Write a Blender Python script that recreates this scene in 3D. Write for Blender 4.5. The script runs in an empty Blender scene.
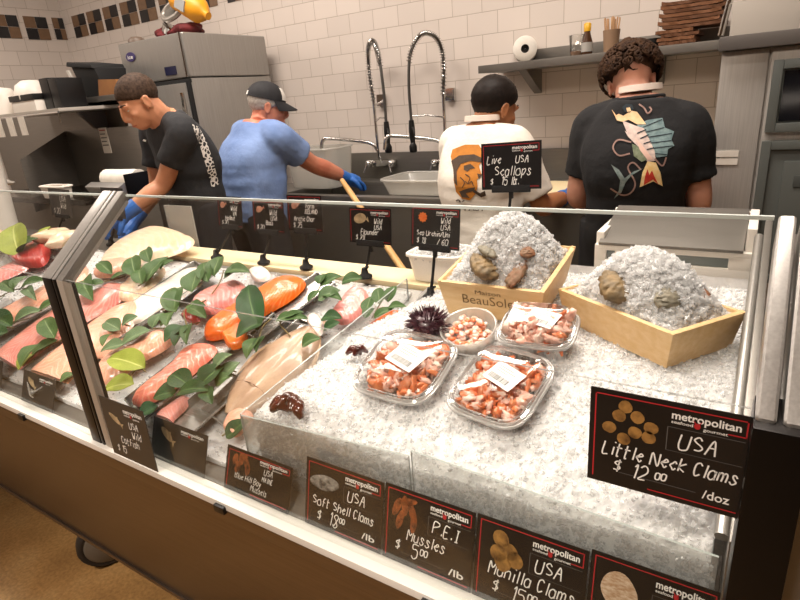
import bpy, bmesh, math, random
from math import sin, cos, pi, radians, sqrt
from mathutils import Vector as V, Matrix, noise
from mathutils.bvhtree import BVHTree
from mathutils.geometry import tessellate_polygon
random.seed(7)
SC = bpy.context.scene
COL = SC.collection

# ------------------------------------------------------------------ camera
H = 1.45
FPX = 557.45
PITCH, ROLL, YAW = radians(19.9324), radians(-4.83552), radians(33.68153)
FWD = V((-sin(YAW)*cos(PITCH), cos(YAW)*cos(PITCH), -sin(PITCH)))
_r = V((cos(YAW), sin(YAW), 0)); _u = _r.cross(FWD)
RT = _r*cos(ROLL) + _u*sin(ROLL)
UP = -_r*sin(ROLL) + _u*cos(ROLL)
CAM = V((0, 0, H))
cd = bpy.data.cameras.new('camera'); cam = bpy.data.objects.new('camera', cd); COL.objects.link(cam)
cd.sensor_fit = 'HORIZONTAL'; cd.sensor_width = 36; cd.lens = FPX/800*36; cd.clip_start = .02
m3 = Matrix((RT, UP, -FWD)).transposed()
cam.matrix_world = Matrix.Translation(CAM) @ m3.to_4x4()
SC.camera = cam
SC.view_settings.view_transform = 'Standard'; SC.view_settings.look = 'None'
SC.view_settings.gamma = 1; SC.view_settings.use_curve_mapping = False

# sight line of a photograph pixel, met with a real plane of the place
def ray(px, py): return RT*((px-400)/FPX) - UP*((py-300)/FPX) + FWD
def at_y(px, py, Y): d = ray(px, py); return CAM + d*(Y/d.y)
def at_x(px, py, X): d = ray(px, py); return CAM + d*(X/d.x)
def at_z(px, py, Z): d = ray(px, py); return CAM + d*((Z-H)/d.z)
def at_slope(px, py, z0, y0, k):
    d = ray(px, py); n = V((0, -k, 1)); c = z0-k*y0
    return CAM + d*((c-n.dot(CAM))/n.dot(d))
DK = .42
def dk_z(Y): return .68+DK*(Y-.66)
def at_deck(px, py, off=0.): return at_slope(px, py, .68+off, .66, DK)
IK = .35
def ice_z(Y): return .835+IK*(Y-.69)
def at_ice(px, py, off=0.): return at_slope(px, py, .835+off, .69, IK)
DN = V((0, -DK, 1)).normalized()
IN_ = V((0, -IK, 1)).normalized()

# ------------------------------------------------------------------ objects
def tag(o, label=None, cat=None, group=None, kind=None):
    if label: o['label'] = label
    if cat: o['category'] = cat
    if group: o['group'] = group
    if kind: o['kind'] = kind
    return o
def thing(name, loc, label, cat, group=None):
    o = bpy.data.objects.new(name, None); COL.objects.link(o)
    o.empty_display_size = .05; o.location = loc
    return tag(o, label, cat, group)
def adopt(o, parent):
    if parent is not None:
        mw = Matrix.Identity(4); p = parent; chain = []
        while p is not None: chain.append(p); p = p.parent
        for p in reversed(chain): mw = mw @ p.matrix_parent_inverse @ p.matrix_basis
        o.parent = parent; o.matrix_parent_inverse = mw.inverted()
def link_mesh(me, name, mat, parent=None):
    o = bpy.data.objects.new(name, me); COL.objects.link(o)
    if len(me.materials): me.materials.clear()
    for m in (mat if isinstance(mat, (list, tuple)) else [mat]): me.materials.append(m)
    adopt(o, parent)
    return o
def catmull(pts, n):
    pts = [V(p) for p in pts]
    if len(pts) < 3:
        return [pts[0].lerp(pts[-1], i/n) for i in range(n+1)]
    out = []; L = len(pts)-1
    for i in range(n+1):
        t = i/n*L; k = min(int(t), L-1); f = t-k
        p1, p2 = pts[k], pts[k+1]
        p0 = pts[k-1] if k > 0 else p1*2-p2
        p3 = pts[k+2] if k+2 <= L else p2*2-p1
        out.append(.5*((2*p1)+(p2-p0)*f+(2*p0-5*p1+4*p2-p3)*f*f+(3*p1-p0-3*p2+p3)*f**3))
    return out
class MB:
    def __init__(s): s.v = []; s.f = []; s.mi = []; s.m = 0; s.uv = {}
    def add(s, vs, fs):
        b = len(s.v); s.v += [V(q) for q in vs]
        for f in fs: s.f.append([b+i for i in f]); s.mi.append(s.m)
        return b
    def box(s, a, b, T=None):
        (x0, y0, z0), (x1, y1, z1) = a, b
        vs = [V((x, y, z)) for z in (z0, z1) for y in (y0, y1) for x in (x0, x1)]
        if T is not None: vs = [T @ q for q in vs]
        s.add(vs, [(0, 2, 3, 1), (4, 5, 7, 6), (0, 1, 5, 4), (2, 6, 7, 3), (0, 4, 6, 2), (1, 3, 7, 5)])
        return s
    def hexa(s, q0, q1):
        # two quads (same winding), joined
        s.add(list(q0)+list(q1), [(3, 2, 1, 0), (4, 5, 6, 7)]+[(i, (i+1) % 4, 4+(i+1) % 4, 4+i) for i in range(4)]); return s
    def slab(s, pts, n, t):
        # polygon pts extruded by n*t
        pts = [V(p) for p in pts]; k = len(pts); off = V(n)*t
        s.add(pts+[p+off for p in pts], [list(range(k))[::-1], list(range(k, 2*k))]+[(i, (i+1) % k, k+(i+1) % k, k+i) for i in range(k)]); return s
    def tube(s, pts, r, n=10, caps=True, closed=False, smooth=0, flat=None):
        pts = [V(p) for p in pts]
        rr = list(r) if isinstance(r, (list, tuple)) else [r]*len(pts)
        if smooth:
            N = smooth*(len(pts)-1)
            rv = catmull([V((q, 0, 0)) for q in rr], N); pts = catmull(pts, N); rr = [q.x for q in rv]
        k = len(pts); rings = []; prev = None
        for i in range(k):
            a = pts[(i-1) % k] if (closed or i > 0) else pts[i]
            b = pts[(i+1) % k] if (closed or i < k-1) else pts[i]
            t = (b-a).normalized()
            if prev is None:
                h = V((0, 0, 1)) if abs(t.z) < .9 else V((1, 0, 0))
                if flat is not None: h = V(flat)
                x = h.cross(t).normalized()
            else: x = (prev-t*prev.dot(t)).normalized()
            prev = x; y = t.cross(x); e = .35 if flat is not None else 1
            rings.append([pts[i]+(x*cos(2*pi*j/n)+y*sin(2*pi*j/n)*e)*rr[i] for j in range(n)])
        s.rings(rings, caps and not closed, closed); return s
    def rings(s, rings, caps=True, closed=False):
        n = len(rings[0]); k = len(rings); vs = [p for R in rings for p in R]; fs = []
        for i in range(k if closed else k-1):
            i2 = (i+1) % k
            for j in range(n): fs.append((i*n+j, i*n+(j+1) % n, i2*n+(j+1) % n, i2*n+j))
        if caps: fs.append(tuple(range(n))[::-1]); fs.append(tuple((k-1)*n+j for j in range(n)))
        s.add(vs, fs); return s
    def lathe(s, prof, T=None, n=24, caps=True):
        T = T or Matrix.Identity(4)
        s.rings([[T @ V((r*cos(2*pi*j/n), r*sin(2*pi*j/n), z)) for j in range(n)] for r, z in prof], caps); return s
    def ell(s, c, r, R=None, nu=16, nv=10, disp=0, fr=10, seed=0):
        c = V(c); R = R or Matrix.Identity(3); rg = []
        for i in range(nv+1):
            a = -pi/2+pi*i/nv; a = max(min(a, pi/2-.02), -pi/2+.02); row = []
            for j in range(nu):
                q = V((cos(a)*cos(2*pi*j/nu), cos(a)*sin(2*pi*j/nu), sin(a)))
                g = 1+(disp*noise.noise(q*fr+V((seed, seed*1.7, 3))) if disp else 0)
                row.append(c+R @ V((q.x*r[0]*g, q.y*r[1]*g, q.z*r[2]*g)))
            rg.append(row)
        s.rings(rg); return s
    def ribbon(s, pts, w, nrm):
        pts = [V(p) for p in pts]; L = []; Rr = []
        for i, p in enumerate(pts):
            t = (pts[min(i+1, len(pts)-1)]-pts[max(i-1, 0)]).normalized(); x = t.cross(nrm)*w/2
            L.append(p+x); Rr.append(p-x)
        k = len(pts); s.add(L+Rr, [(i, i+1, k+i+1, k+i) for i in range(k-1)]); return s
    def mesh(s, name='m', smooth=False):
        me = bpy.data.meshes.new(name); me.from_pydata([tuple(q) for q in s.v], [], s.f)
        me.polygons.foreach_set('material_index', s.mi)
        if smooth: me.polygons.foreach_set('use_smooth', [True]*len(me.polygons))
        if s.uv:
            ul = me.uv_layers.new(name='uv')
            for l in me.loops: ul.data[l.index].uv = s.uv.get(l.vertex_index, (0, 0))
        me.update(); return me
    def build(s, name, mat, parent=None, smooth=False, bevel=0, seg=2, fix=True):
        me = s.mesh(name, smooth)
        if fix:
            bm = bmesh.new(); bm.from_mesh(me); bmesh.ops.recalc_face_normals(bm, faces=bm.faces)
            if bevel:
                bmesh.ops.bevel(bm, geom=[e for e in bm.edges if len(e.link_faces) == 2 and e.calc_face_angle(0) > .5], offset=bevel, segments=seg, profile=.7, affect='EDGES')
                for f in bm.faces: f.smooth = True
            bm.to_mesh(me); bm.free()
            if bevel: me.set_sharp_from_angle(angle=radians(40))
            elif smooth: me.set_sharp_from_angle(angle=radians(60))
        return link_mesh(me, name, mat, parent)
def bake(me, mods, name):
    o = bpy.data.objects.new('tmp', me); COL.objects.link(o)
    for typ, kw in mods:
        m = o.modifiers.new('m', typ)
        for k, v in kw.items(): setattr(m, k, v)
    dg = bpy.context.evaluated_depsgraph_get(); dg.update()
    r = bpy.data.meshes.new_from_object(o.evaluated_get(dg)); r.name = name
    bpy.data.objects.remove(o)
    r.polygons.foreach_set('use_smooth', [True]*len(r.polygons))
    return r
def remesh(mb, vox, smooth=3, name='m'):
    me = mb.mesh()
    bm = bmesh.new(); bm.from_mesh(me); bmesh.ops.recalc_face_normals(bm, faces=bm.faces); bm.to_mesh(me); bm.free()
    return bake(me, [('REMESH', dict(mode='VOXEL', voxel_size=vox, use_smooth_shade=True)), ('SMOOTH', dict(factor=.5, iterations=smooth))], name)
def frame(o, x, y, z=None):
    # 4x4 from origin and axes (orthonormalised on x, then y)
    x = V(x).normalized(); y = V(y); y = (y-x*y.dot(x)).normalized(); z = x.cross(y)
    M = Matrix((x, y, z)).transposed().to_4x4(); M.translation = V(o); return M
def rotz(a): return Matrix.Rotation(a, 3, 'Z')
def TR(loc, rz=0, rx=0, ry=0): return Matrix.Translation(V(loc)) @ Matrix.Rotation(rz, 4, 'Z') @ Matrix.Rotation(rx, 4, 'X') @ Matrix.Rotation(ry, 4, 'Y')

# ------------------------------------------------------------------ materials
def lin(c):
    if isinstance(c, str):
        c = [int(c[i:i+2], 16)/255 for i in (0, 2, 4)]
        c = [x/12.92 if x <= .04045 else ((x+.055)/1.055)**2.4 for x in c]
    return (*c[:3], 1)
MATS = {}
class NT:
    def __init__(s, name):
        s.m = bpy.data.materials.new(name); s.m.use_nodes = True; s.t = s.m.node_tree; s.n = s.t.nodes; s.l = s.t.links
        s.b = s.n['Principled BSDF']; s.o = s.n['Material Output']
    def new(s, typ, **kw):
        q = s.n.new(typ)
        for k, v in kw.items():
            if k in ('ins',):
                for a, b in v.items(): q.inputs[a].default_value = b
            else: setattr(q, k, v)
        return q
    def link(s, a, b): s.l.new(a, b)
    def ramp(s, src, stops):
        r = s.new('ShaderNodeValToRGB'); e = r.color_ramp.elements
        while len(e) < len(stops): e.new(.5)
        for i, (p, c) in enumerate(stops): e[i].position = p; e[i].color = lin(c)
        s.link(src, r.inputs[0]); return r.outputs[0]
    def noise(s, scale, detail=4, stretch=None, rough=.55, co='Object'):
        tc = s.new('ShaderNodeTexCoord'); out = tc.outputs[co]
        if stretch:
            mp = s.new('ShaderNodeMapping'); mp.inputs['Scale'].default_value = stretch; s.link(out, mp.inputs[0]); out = mp.outputs[0]
        nn = s.new('ShaderNodeTexNoise', ins={'Scale': scale, 'Detail': detail, 'Roughness': rough}); s.link(out, nn.inputs['Vector']); return nn.outputs['Fac']
    def bump(s, src, strength, dist=.01):
        b = s.new('ShaderNodeBump', ins={'Strength': strength, 'Distance': dist}); s.link(src, b.inputs['Height']); s.link(b.outputs[0], s.b.inputs['Normal'])
def mat(name, col, rough=.5, metal=0, col2=None, nscale=8, stretch=None, bump=0, bscale=None, bdist=.01, spec=.5, sss=0, emit=0, coat=0, sheen=0, trans=0):
    if name in MATS: return MATS[name]
    t = NT(name); b = t.b.inputs
    b['Base Color'].default_value = lin(col); b['Roughness'].default_value = rough; b['Metallic'].default_value = metal
    b['Specular IOR Level'].default_value = spec
    if col2 is not None: t.link(t.ramp(t.noise(nscale, stretch=stretch), [(.35, col), (.68, col2)]), b['Base Color'])
    if bump: t.bump(t.noise(bscale or nscale*3, stretch=stretch), bump, bdist)
    if sss: b['Subsurface Weight'].default_value = sss; b['Subsurface Radius'].default_value = (.02, .01, .008); b['Subsurface Scale'].default_value = 1
    if emit: b['Emission Color'].default_value = lin(col); b['Emission Strength'].default_value = emit
    if coat: b['Coat Weight'].default_value = coat; b['Coat Roughness'].default_value = .08
    if sheen: b['Sheen Weight'].default_value = sheen
    MATS[name] = t.m; return t.m
def clear(name, tint='ffffff', base=.03, edge=.5, rough=.02, haze=None, hazef=0.):
    # thin clear sheet: transparent with a Fresnel mirror and, if asked, a milky part
    if name in MATS: return MATS[name]
    t = NT(name); t.n.remove(t.b)
    tr = t.new('ShaderNodeBsdfTransparent'); tr.inputs[0].default_value = lin(tint)
    gl = t.new('ShaderNodeBsdfGlossy'); gl.inputs['Roughness'].default_value = rough
    lw = t.new('ShaderNodeLayerWeight'); lw.inputs[0].default_value = .22
    mr = t.new('ShaderNodeMapRange'); mr.inputs['To Min'].default_value = base; mr.inputs['To Max'].default_value = edge
    t.link(lw.outputs['Fresnel'], mr.inputs[0])
    src = tr.outputs[0]
    if haze:
        df = t.new('ShaderNodeBsdfDiffuse'); df.inputs[0].default_value = lin(haze)
        tl = t.new('ShaderNodeBsdfTranslucent'); tl.inputs[0].default_value = lin(haze)
        m0 = t.new('ShaderNodeMixShader'); t.link(df.outputs[0], m0.inputs[1]); t.link(tl.outputs[0], m0.inputs[2])
        m1 = t.new('ShaderNodeMixShader'); m1.inputs[0].default_value = hazef
        t.link(src, m1.inputs[1]); t.link(m0.outputs[0], m1.inputs[2]); src = m1.outputs[0]
    mx = t.new('ShaderNodeMixShader'); t.link(mr.outputs[0], mx.inputs[0]); t.link(src, mx.inputs[1]); t.link(gl.outputs[0], mx.inputs[2])
    t.link(mx.outputs[0], t.o.inputs[0]); MATS[name] = t.m; return t.m
def steel(name, col='a8a6a2', rough=.32, stretch=(1, 1, 60), bump=.05, metal=.72):
    if name in MATS: return MATS[name]
    t = NT(name); b = t.b.inputs
    b['Metallic'].default_value = metal
    n = t.noise(6, 6, stretch)
    c = lin(col)
    t.link(t.ramp(n, [(.3, [x*.82 for x in c[:3]]), (.7, c[:3])]), b['Base Color'])
    r = t.new('ShaderNodeMapRange'); r.inputs['To Min'].default_value = rough*.75; r.inputs['To Max'].default_value = rough*1.25; t.link(n, r.inputs[0]); t.link(r.outputs[0], b['Roughness'])
    if bump: t.bump(n, bump, .002)
    MATS[name] = t.m; return t.m
STEEL = steel('brushed_steel'); STEELV = steel('steel_vertical_grain', 'b4b1ac', .32, (40, 40, .6), 0)
STEELH = steel('steel_counter_front', '7a766f', .4, (1, 1, 90), .05, .6)
STEELG = steel('steel_guard', '8a847c', .4, (1, 1, 60), .03, .45)
STEELC = steel('cabinet_steel', 'c2beb8', .34, (60, 60, 1), .0, .45)
STEELD = steel('steel_dull', '86827c', .42, (1, 60, 1)); CHROME = mat('chrome', 'c9c8c6', .12, 1)
STEELP = steel('steel_front_panel', '857a70', .36, (1, 1, 40), .08, 1)
DARKM = mat('dark_metal', '1d1a18', .35, .6); BLACK = mat('black_plastic', '0b0b0c', .4); BLACKM = mat('black_matte', '0e0e0f', .75)
GREYP = mat('grey_plastic', '5a5f5c', .5, bump=.1, nscale=60)
WHITEP = mat('white_plastic', 'e6e0d6', .4, col2='efe9e0', nscale=3)
CREAM = mat('cutting_board', 'e3cfa4', .5, col2='ead9b2', nscale=5)
PAPER = mat('paper', 'e9e4da', .8, col2='dfd8cc', nscale=20)
GLASS = clear('case_glass', 'fafbfa', .007, .14, .01)
ACRYL = clear('acrylic', 'f6f7f6', .02, .4, .06, 'e6e7e6', .16)
PLASTR = clear('clear_plastic_rim', 'ffffff', .08, .7, .08, 'f4f2ee', .3)
PLAST = clear('clear_plastic', 'fbfbfa', .06, .75, .06)
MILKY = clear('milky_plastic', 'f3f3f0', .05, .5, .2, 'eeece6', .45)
RED = mat('red_ink', 'b0242b', .5); WHITE = mat('white_ink', 'ecebe6', .6); GREYI = mat('grey_line', '5f5c5a', .6)
CARD = mat('sign_card', '121112', .35, col2='1a1818', nscale=9)
CARDG = mat('sign_card_grey', '2b2a29', .3, col2='353432', nscale=9)  # paler grey card than CARD
BLKI = mat('black_ink', '1a1a1c', .6)
# ------------------------------------------------------------------ the setting
def tile_mat(name, axes, col, off=(0, 0)):
    t = NT(name); tc = t.new('ShaderNodeTexCoord'); sp = t.new('ShaderNodeSeparateXYZ'); t.link(tc.outputs['Object'], sp.inputs[0])
    cb = t.new('ShaderNodeCombineXYZ')
    for k in (0, 1):
        a = t.new('ShaderNodeMath', operation='ADD'); a.inputs[1].default_value = off[k]; t.link(sp.outputs[axes[k]], a.inputs[0]); t.link(a.outputs[0], cb.inputs[k])
    br = t.new('ShaderNodeTexBrick', ins={'Scale': 1, 'Mortar Size': .0017, 'Mortar Smooth': .2, 'Brick Width': .172, 'Row Height': .107, 'Bias': 0})
    c = lin(col); br.inputs['Color1'].default_value = c; br.inputs['Color2'].default_value = (*[x*.93 for x in c[:3]], 1); br.inputs['Mortar'].default_value = lin('a89c8f')
    t.link(cb.outputs[0], br.inputs['Vector']); t.link(br.outputs['Color'], t.b.inputs['Base Color'])
    t.b.inputs['Roughness'].default_value = .28
    bp = t.new('ShaderNodeBump', ins={'Strength': .4, 'Distance': .003}); bp.invert = True; t.link(br.outputs['Fac'], bp.inputs['Height']); t.link(bp.outputs[0], t.b.inputs['Normal'])
    return t.m
W = 3.0; XL = -5.22; XR = 2.4; YF = -3.2; ZC = 3.0
def struct(name, mb, m): return tag(mb.build(name, m), kind='structure')
wall_back = struct('wall_back', MB().box((XL, W, 0), (XR, W+.1, ZC)), tile_mat('wall_tile', (0, 2), 'd9cfc6', (.02+10, 10-1.88+.107*19)))
wall_left = struct('wall_left', MB().box((XL-.1, YF, 0), (XL, W+.1, ZC)), tile_mat('wall_tile_left', (1, 2), 'd9cfc6', (10, 10-1.88+.107*19)))
struct('wall_right', MB().box((XR, YF, 0), (XR+.1, W+.1, ZC)), mat('wall_paint_dark', '8a7a6c', .8, col2='82746a'))
struct('wall_front', MB().box((XL-.1, YF-.1, 0), (XR+.1, YF, ZC)), mat('wall_paint_brown', '8a7868', .8, col2='807060'))
struct('ceiling', MB().box((XL-.1, YF-.1, ZC), (XR+.1, W+.1, ZC+.1)), mat('ceiling_paint', 'b9b0a6', .9, col2='b2a99f'))
def floor_mat():
    t = NT('concrete_floor'); a = t.noise(3.5, 8); c = t.noise(90, 3)
    col = t.ramp(a, [(.3, '9c7444'), (.5, 'bd925a'), (.68, 'cca56f')])
    mx = t.new('ShaderNodeMix', data_type='RGBA', blend_type='MULTIPLY'); mx.inputs['Factor'].default_value = .45
    t.link(col, mx.inputs[6]); t.link(t.ramp(c, [(.3, '8c7c66'), (.65, 'ffffff')]), mx.inputs[7])
    t.link(mx.outputs[2], t.b.inputs['Base Color']); t.b.inputs['Roughness'].default_value = .45; t.bump(c, .15, .004)
    return t.m
struct('floor', MB().box((XL-.1, YF-.1, -.1), (XR+.1, W+.1, 0)), floor_mat())
# brown and black checker accents let into the tile along the top
BRN = mat('accent_brown', '7d6148', .4, col2='735840', nscale=30); BLK = mat('accent_black', '191516', .3)
def accent(q, nrm, wall):
    m = MB(); m.m = 0
    e = .02
    for i in (0, 1):
        for j in (0, 1):
            f = lambda u, v: (q[0].lerp(q[1], u)).lerp(q[3].lerp(q[2], u), v)
            a, b = (i+e)/2, (i+1-e)/2; c, d = (j+e)/2, (j+1-e)/2
            m.m = (i+j) % 2; m.slab([f(a, c), f(b, c), f(b, d), f(a, d)], nrm, .004)
    m.build('checker_accent', [BRN, BLK], wall)
LX = XL+.0005; BY = W-.0005
def acc_left(x0, x1, yt0, yt1, yb0, yb1):
    P = [at_x(x0, yt0, LX), at_x(x1, yt1, LX), at_x(x1, yb1, LX), at_x(x0, yb0, LX)]
    y0, y1 = P[0].y, P[1].y; z1 = (P[0].z+P[1].z)/2; z0 = (P[2].z+P[3].z)/2
    accent([V((LX, y0, z1)), V((LX, y1, z1)), V((LX, y1, z0)), V((LX, y0, z0))], V((1, 0, 0)), wall_left)
acc_left(-8, 16, 14, 15, 38, 38.5); acc_left(22, 45.5, 16, 17, 39.5, 40); acc_left(51, 63, 18, 17.5, 39.5, 40)
Z1 = at_y(94, 10, BY).z; Z0 = at_y(94, 34.5, BY).z
for x0, x1 in ((71, 84), (86, 100), (102.5, 117), (120, 136), (138, 155), (158.5, 174), (178, 195), (200, 216), (226, 242)):
    yy = 12
    a = at_y(x0, 13-(x0-86)*.16, BY).x; b = at_y(x1, 13-(x1-86)*.16, BY).x
    accent([V((a, BY, Z1)), V((b, BY, Z1)), V((b, BY, Z0)), V((a, BY, Z0))], V((0, -1, 0)), wall_back)

# ------------------------------------------------------------------ the display case
D = .62
XA, XB = -3.9, .074
case = thing('display_case', (-1.4, 1.0, 0), 'long stainless steel refrigerated seafood case with slanted glass front', 'display case')
MB().box((XA, .615, .205), (XB, .635, .632)).build('front_panel', STEELP, case, bevel=.003)
MB().box((XA, .60, .60), (XB, .64, .634)).box((XA, .608, .2), (XB, .64, .214)).build('front_lip', STEELP, case, bevel=.004)
MB().box((XA, .60, .634), (XB, .668, .652)).build('front_rail', mat('rail_white', 'd8d4cc', .35), case, bevel=.002)
for px, py in ((16, 402), (215, 488), (428, 579)):
    p = at_y(px, py-3, .598); MB().box((p.x-.016, .592, .627), (p.x+.016, .602, .645)).build('rail_clip', BLACK, case, bevel=.002)
MB().box((XA, .80, .24), (XB, 1.42, .5)).build('base_tank', DARKM, case)
MB().box((XA, .635, .205), (XB, .80, .235)).build('bottom_pan', DARKM, case)
MB().hexa([V((XA, .64, .655)), V((XB, .64, .655)), V((XB, 1.28, .93)), V((XA, 1.28, .93))], [V((XA, .64, .635)), V((XB, .64, .635)), V((XB, 1.28, .91)), V((XA, 1.28, .91))]).build('deck', STEELD, case)
MB().box((XA, 1.27, .86), (XB, 1.47, .925)).box((XA, 1.42, .24), (XB, 1.46, .87)).build('rear_ledge', STEELH, case, bevel=.004)
# glass: lower upright panes, upper panes leaning back
KZ = 1.112; TZ = 1.273; TY = .82
def pane(name, q, n, t=.005):
    m = MB().slab(q, n, t); return m.build(name, GLASS, case)
for x0, x1 in ((XA, -1.435), (-1.355, .02)):
    pane('lower_glass', [V((x0, .62, .653)), V((x1, .62, .653)), V((x1, .62, KZ-.002)), V((x0, .62, KZ-.002))], V((0, 1, 0)))
    pane('upper_glass', [V((x0, .622, KZ)), V((x1, .622, KZ)), V((x1, TY, TZ)), V((x0, TY, TZ))], V((0, .62, -.78)))
    e = mat('glass_edge', 'cfd8d4', .15)
    MB().box((x0, TY-.002, TZ-.003), (x1, TY+.004, TZ+.002)).build('glass_edge', e, case)
    MB().box((x0, .6195, KZ-.0008), (x1, .6225, KZ+.0002)).build('glass_joint', ACRYL, case)
def post(x0, x1, name, mlow, mup, depth=.05, inner=None):
    o = MB().box((x0, .612, .65), (x1, .612+depth, KZ)).build(name+'_lower', mlow, case, bevel=.004)
    d = V((0, TY-.62, TZ-KZ)).normalized(); n = V((0, d.z, -d.y))
    a, b = V((0, .612, KZ)), V((0, TY-.004, TZ+.012))
    q = lambda p, k: [V((x0, p.y, p.z))+n*k, V((x1, p.y, p.z))+n*k]
    lo = q(a, 0)+q(a, depth)[::-1]; hi = q(b, 0)+q(b, depth)[::-1]
    MB().hexa(lo, hi).build(name+'_upper', mup, case, bevel=.004)
post(-1.437, -1.395, 'mullion', DARKM, STEELV, .045)  # lower bar's dark colour stands in for its unlit front face
post(-1.391, -1.378, 'mullion_strip', DARKM, STEELV, .045)
post(-1.372, -1.345, 'mullion_flange', mat('flange_satin', 'a99f93', .4, .35), STEELD, .02)
EPX = .074
# right-hand end: two posts side by side over one upright, coloured dark for its unlit front
MB().box((.022, .585, .21), (EPX, .66, KZ-.002)).build('end_post_lower', DARKM, case, bevel=.006)
def upost(x0, x1, name, top):
    a, b = V((0, .598, KZ)), V((0, TY+.0, top)); d = (b-a).normalized(); n = V((0, d.z, -d.y))
    lo = [V((x0, a.y, a.z)), V((x1, a.y, a.z)), V((x1, a.y, a.z))+n*.07, V((x0, a.y, a.z))+n*.07]
    hi = [V((x0, b.y, b.z)), V((x1, b.y, b.z)), V((x1, b.y, b.z))+n*.07, V((x0, b.y, b.z))+n*.07]
    MB().hexa(lo, hi).build(name, STEELV, case, bevel=.007, seg=3)
upost(.024, .043, 'end_bracket', TZ+.005); upost(.048, .25, 'end_cap', TZ+.02)
MB().box((.02, .66, .64), (.034, 1.46, .80)).hexa([V((.02, .66, .8)), V((.034, .66, .8)), V((.034, 1.46, .8)), V((.02, 1.46, .8))], [V((.02, .66, .9)), V((.034, .66, .9)), V((.034, 1.46, 1.13)), V((.02, 1.46, 1.13))]).build('end_wall', STEELD, case, bevel=.003)
MB().tube([(.012, .70, .87), (.012, 1.2, 1.03), (.012, 1.42, 1.10)], .009, 10).build('end_rail', STEELV, case, smooth=True)
MB().box((XB+.0, .64, .2), (XB+.03, 1.46, 1.1)).build('end_panel', STEELD, case)
# caster
def caster(x, y):
    r = .093; o = MB()
    T = Matrix.Translation((x, y, r)) @ Matrix.Rotation(radians(-25), 4, 'Z') @ Matrix.Rotation(pi/2, 4, 'Y')
    w = MB().lathe([(.02, -.022), (.07, -.02), (.078, -.024), (r-.006, -.022), (r, -.012), (r, .012), (r-.006, .022), (.078, .024), (.07, .02), (.02, .022)], T, 40).build('caster_wheel', mat('caster_rubber', '2a2622', .6), case, smooth=True)
    MB().lathe([(.003, -.026), (.066, -.026), (.074, -.02), (.074, .02), (.066, .026), (.003, .026)], T, 36).build('wheel_hub', mat('caster_hub', '6e675c', .5), w, smooth=True)
    f = MB()
    for k in (-1, 1): f.box((-.004+k*.034, -.03, .0), (.004+k*.034, .03, .13), Matrix.Translation((x, y, r)) @ Matrix.Rotation(radians(-25), 4, 'Z'))
    f.box((-.05, -.05, .125), (.05, .05, .14), Matrix.Translation((x, y, r)) @ Matrix.Rotation(radians(-25), 4, 'Z'))
    f.build('caster_fork', STEELD, case)
cp = at_z(105, 567, 0)
caster(cp.x, max(cp.y, .70)); caster(cp.x-1.9, .72); caster(-.12, .72)

# ------------------------------------------------------------------ ice
def ice_mat():
    t = NT('crushed_ice'); b = t.b.inputs; v = t.noise(70, 5); w = t.noise(260, 2)
    t.link(t.ramp(v, [(.3, 'ecebec'), (.6, 'f8f7f6')]), b['Base Color'])
    b['Roughness'].default_value = .3; b['Subsurface Weight'].default_value = .8; b['Subsurface Radius'].default_value = (.03, .031, .032); b['Subsurface Scale'].default_value = 1
    tl = t.new('ShaderNodeBsdfTranslucent'); tl.inputs[0].default_value = lin('f4f3f2'); mx = t.new('ShaderNodeMixShader'); mx.inputs[0].default_value = .3; t.link(t.b.outputs[0], mx.inputs[1]); t.link(tl.outputs[0], mx.inputs[2]); t.link(mx.outputs[0], t.o.inputs[0])
    t.bump(w, .2, .003); return t.m
ICE = ice_mat()
def chip_mat():
    t = NT('ice_chip'); b = t.b.inputs
    b['Base Color'].default_value = lin('f6f6f6'); b['Roughness'].default_value = .12; b['Specular IOR Level'].default_value = .8
    tr = t.new('ShaderNodeBsdfTransparent'); mx = t.new('ShaderNodeMixShader'); mx.inputs[0].default_value = .5
    tl = t.new('ShaderNodeBsdfTranslucent'); tl.inputs[0].default_value = lin('fbfbfb'); m2 = t.new('ShaderNodeMixShader'); m2.inputs[0].default_value = .5; t.link(t.b.outputs[0], m2.inputs[1]); t.link(tl.outputs[0], m2.inputs[2])
    t.link(tr.outputs[0], mx.inputs[1]); t.link(m2.outputs[0], mx.inputs[2]); t.link(mx.outputs[0], t.o.inputs[0]); return t.m
CHIP = chip_mat()
def chips(mb, pts, s0, s1, rnd):
    for p in pts:
        s = rnd.uniform(s0, s1); R = Matrix.Rotation(rnd.uniform(0, 6.3), 3, V((rnd.uniform(-1, 1), rnd.uniform(-1, 1), rnd.uniform(-1, 1)+.01)).normalized())
        vs = [R @ V((x*s*rnd.uniform(.5, 1.2), y*s*rnd.uniform(.5, 1.2), z*s*rnd.uniform(.3, .9)))+p for z in (-1, 1) for y in (-1, 1) for x in (-1, 1)]
        mb.add(vs, [(0, 2, 3, 1), (4, 5, 7, 6), (0, 1, 5, 4), (2, 6, 7, 3), (0, 4, 6, 2), (1, 3, 7, 5)])
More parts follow.
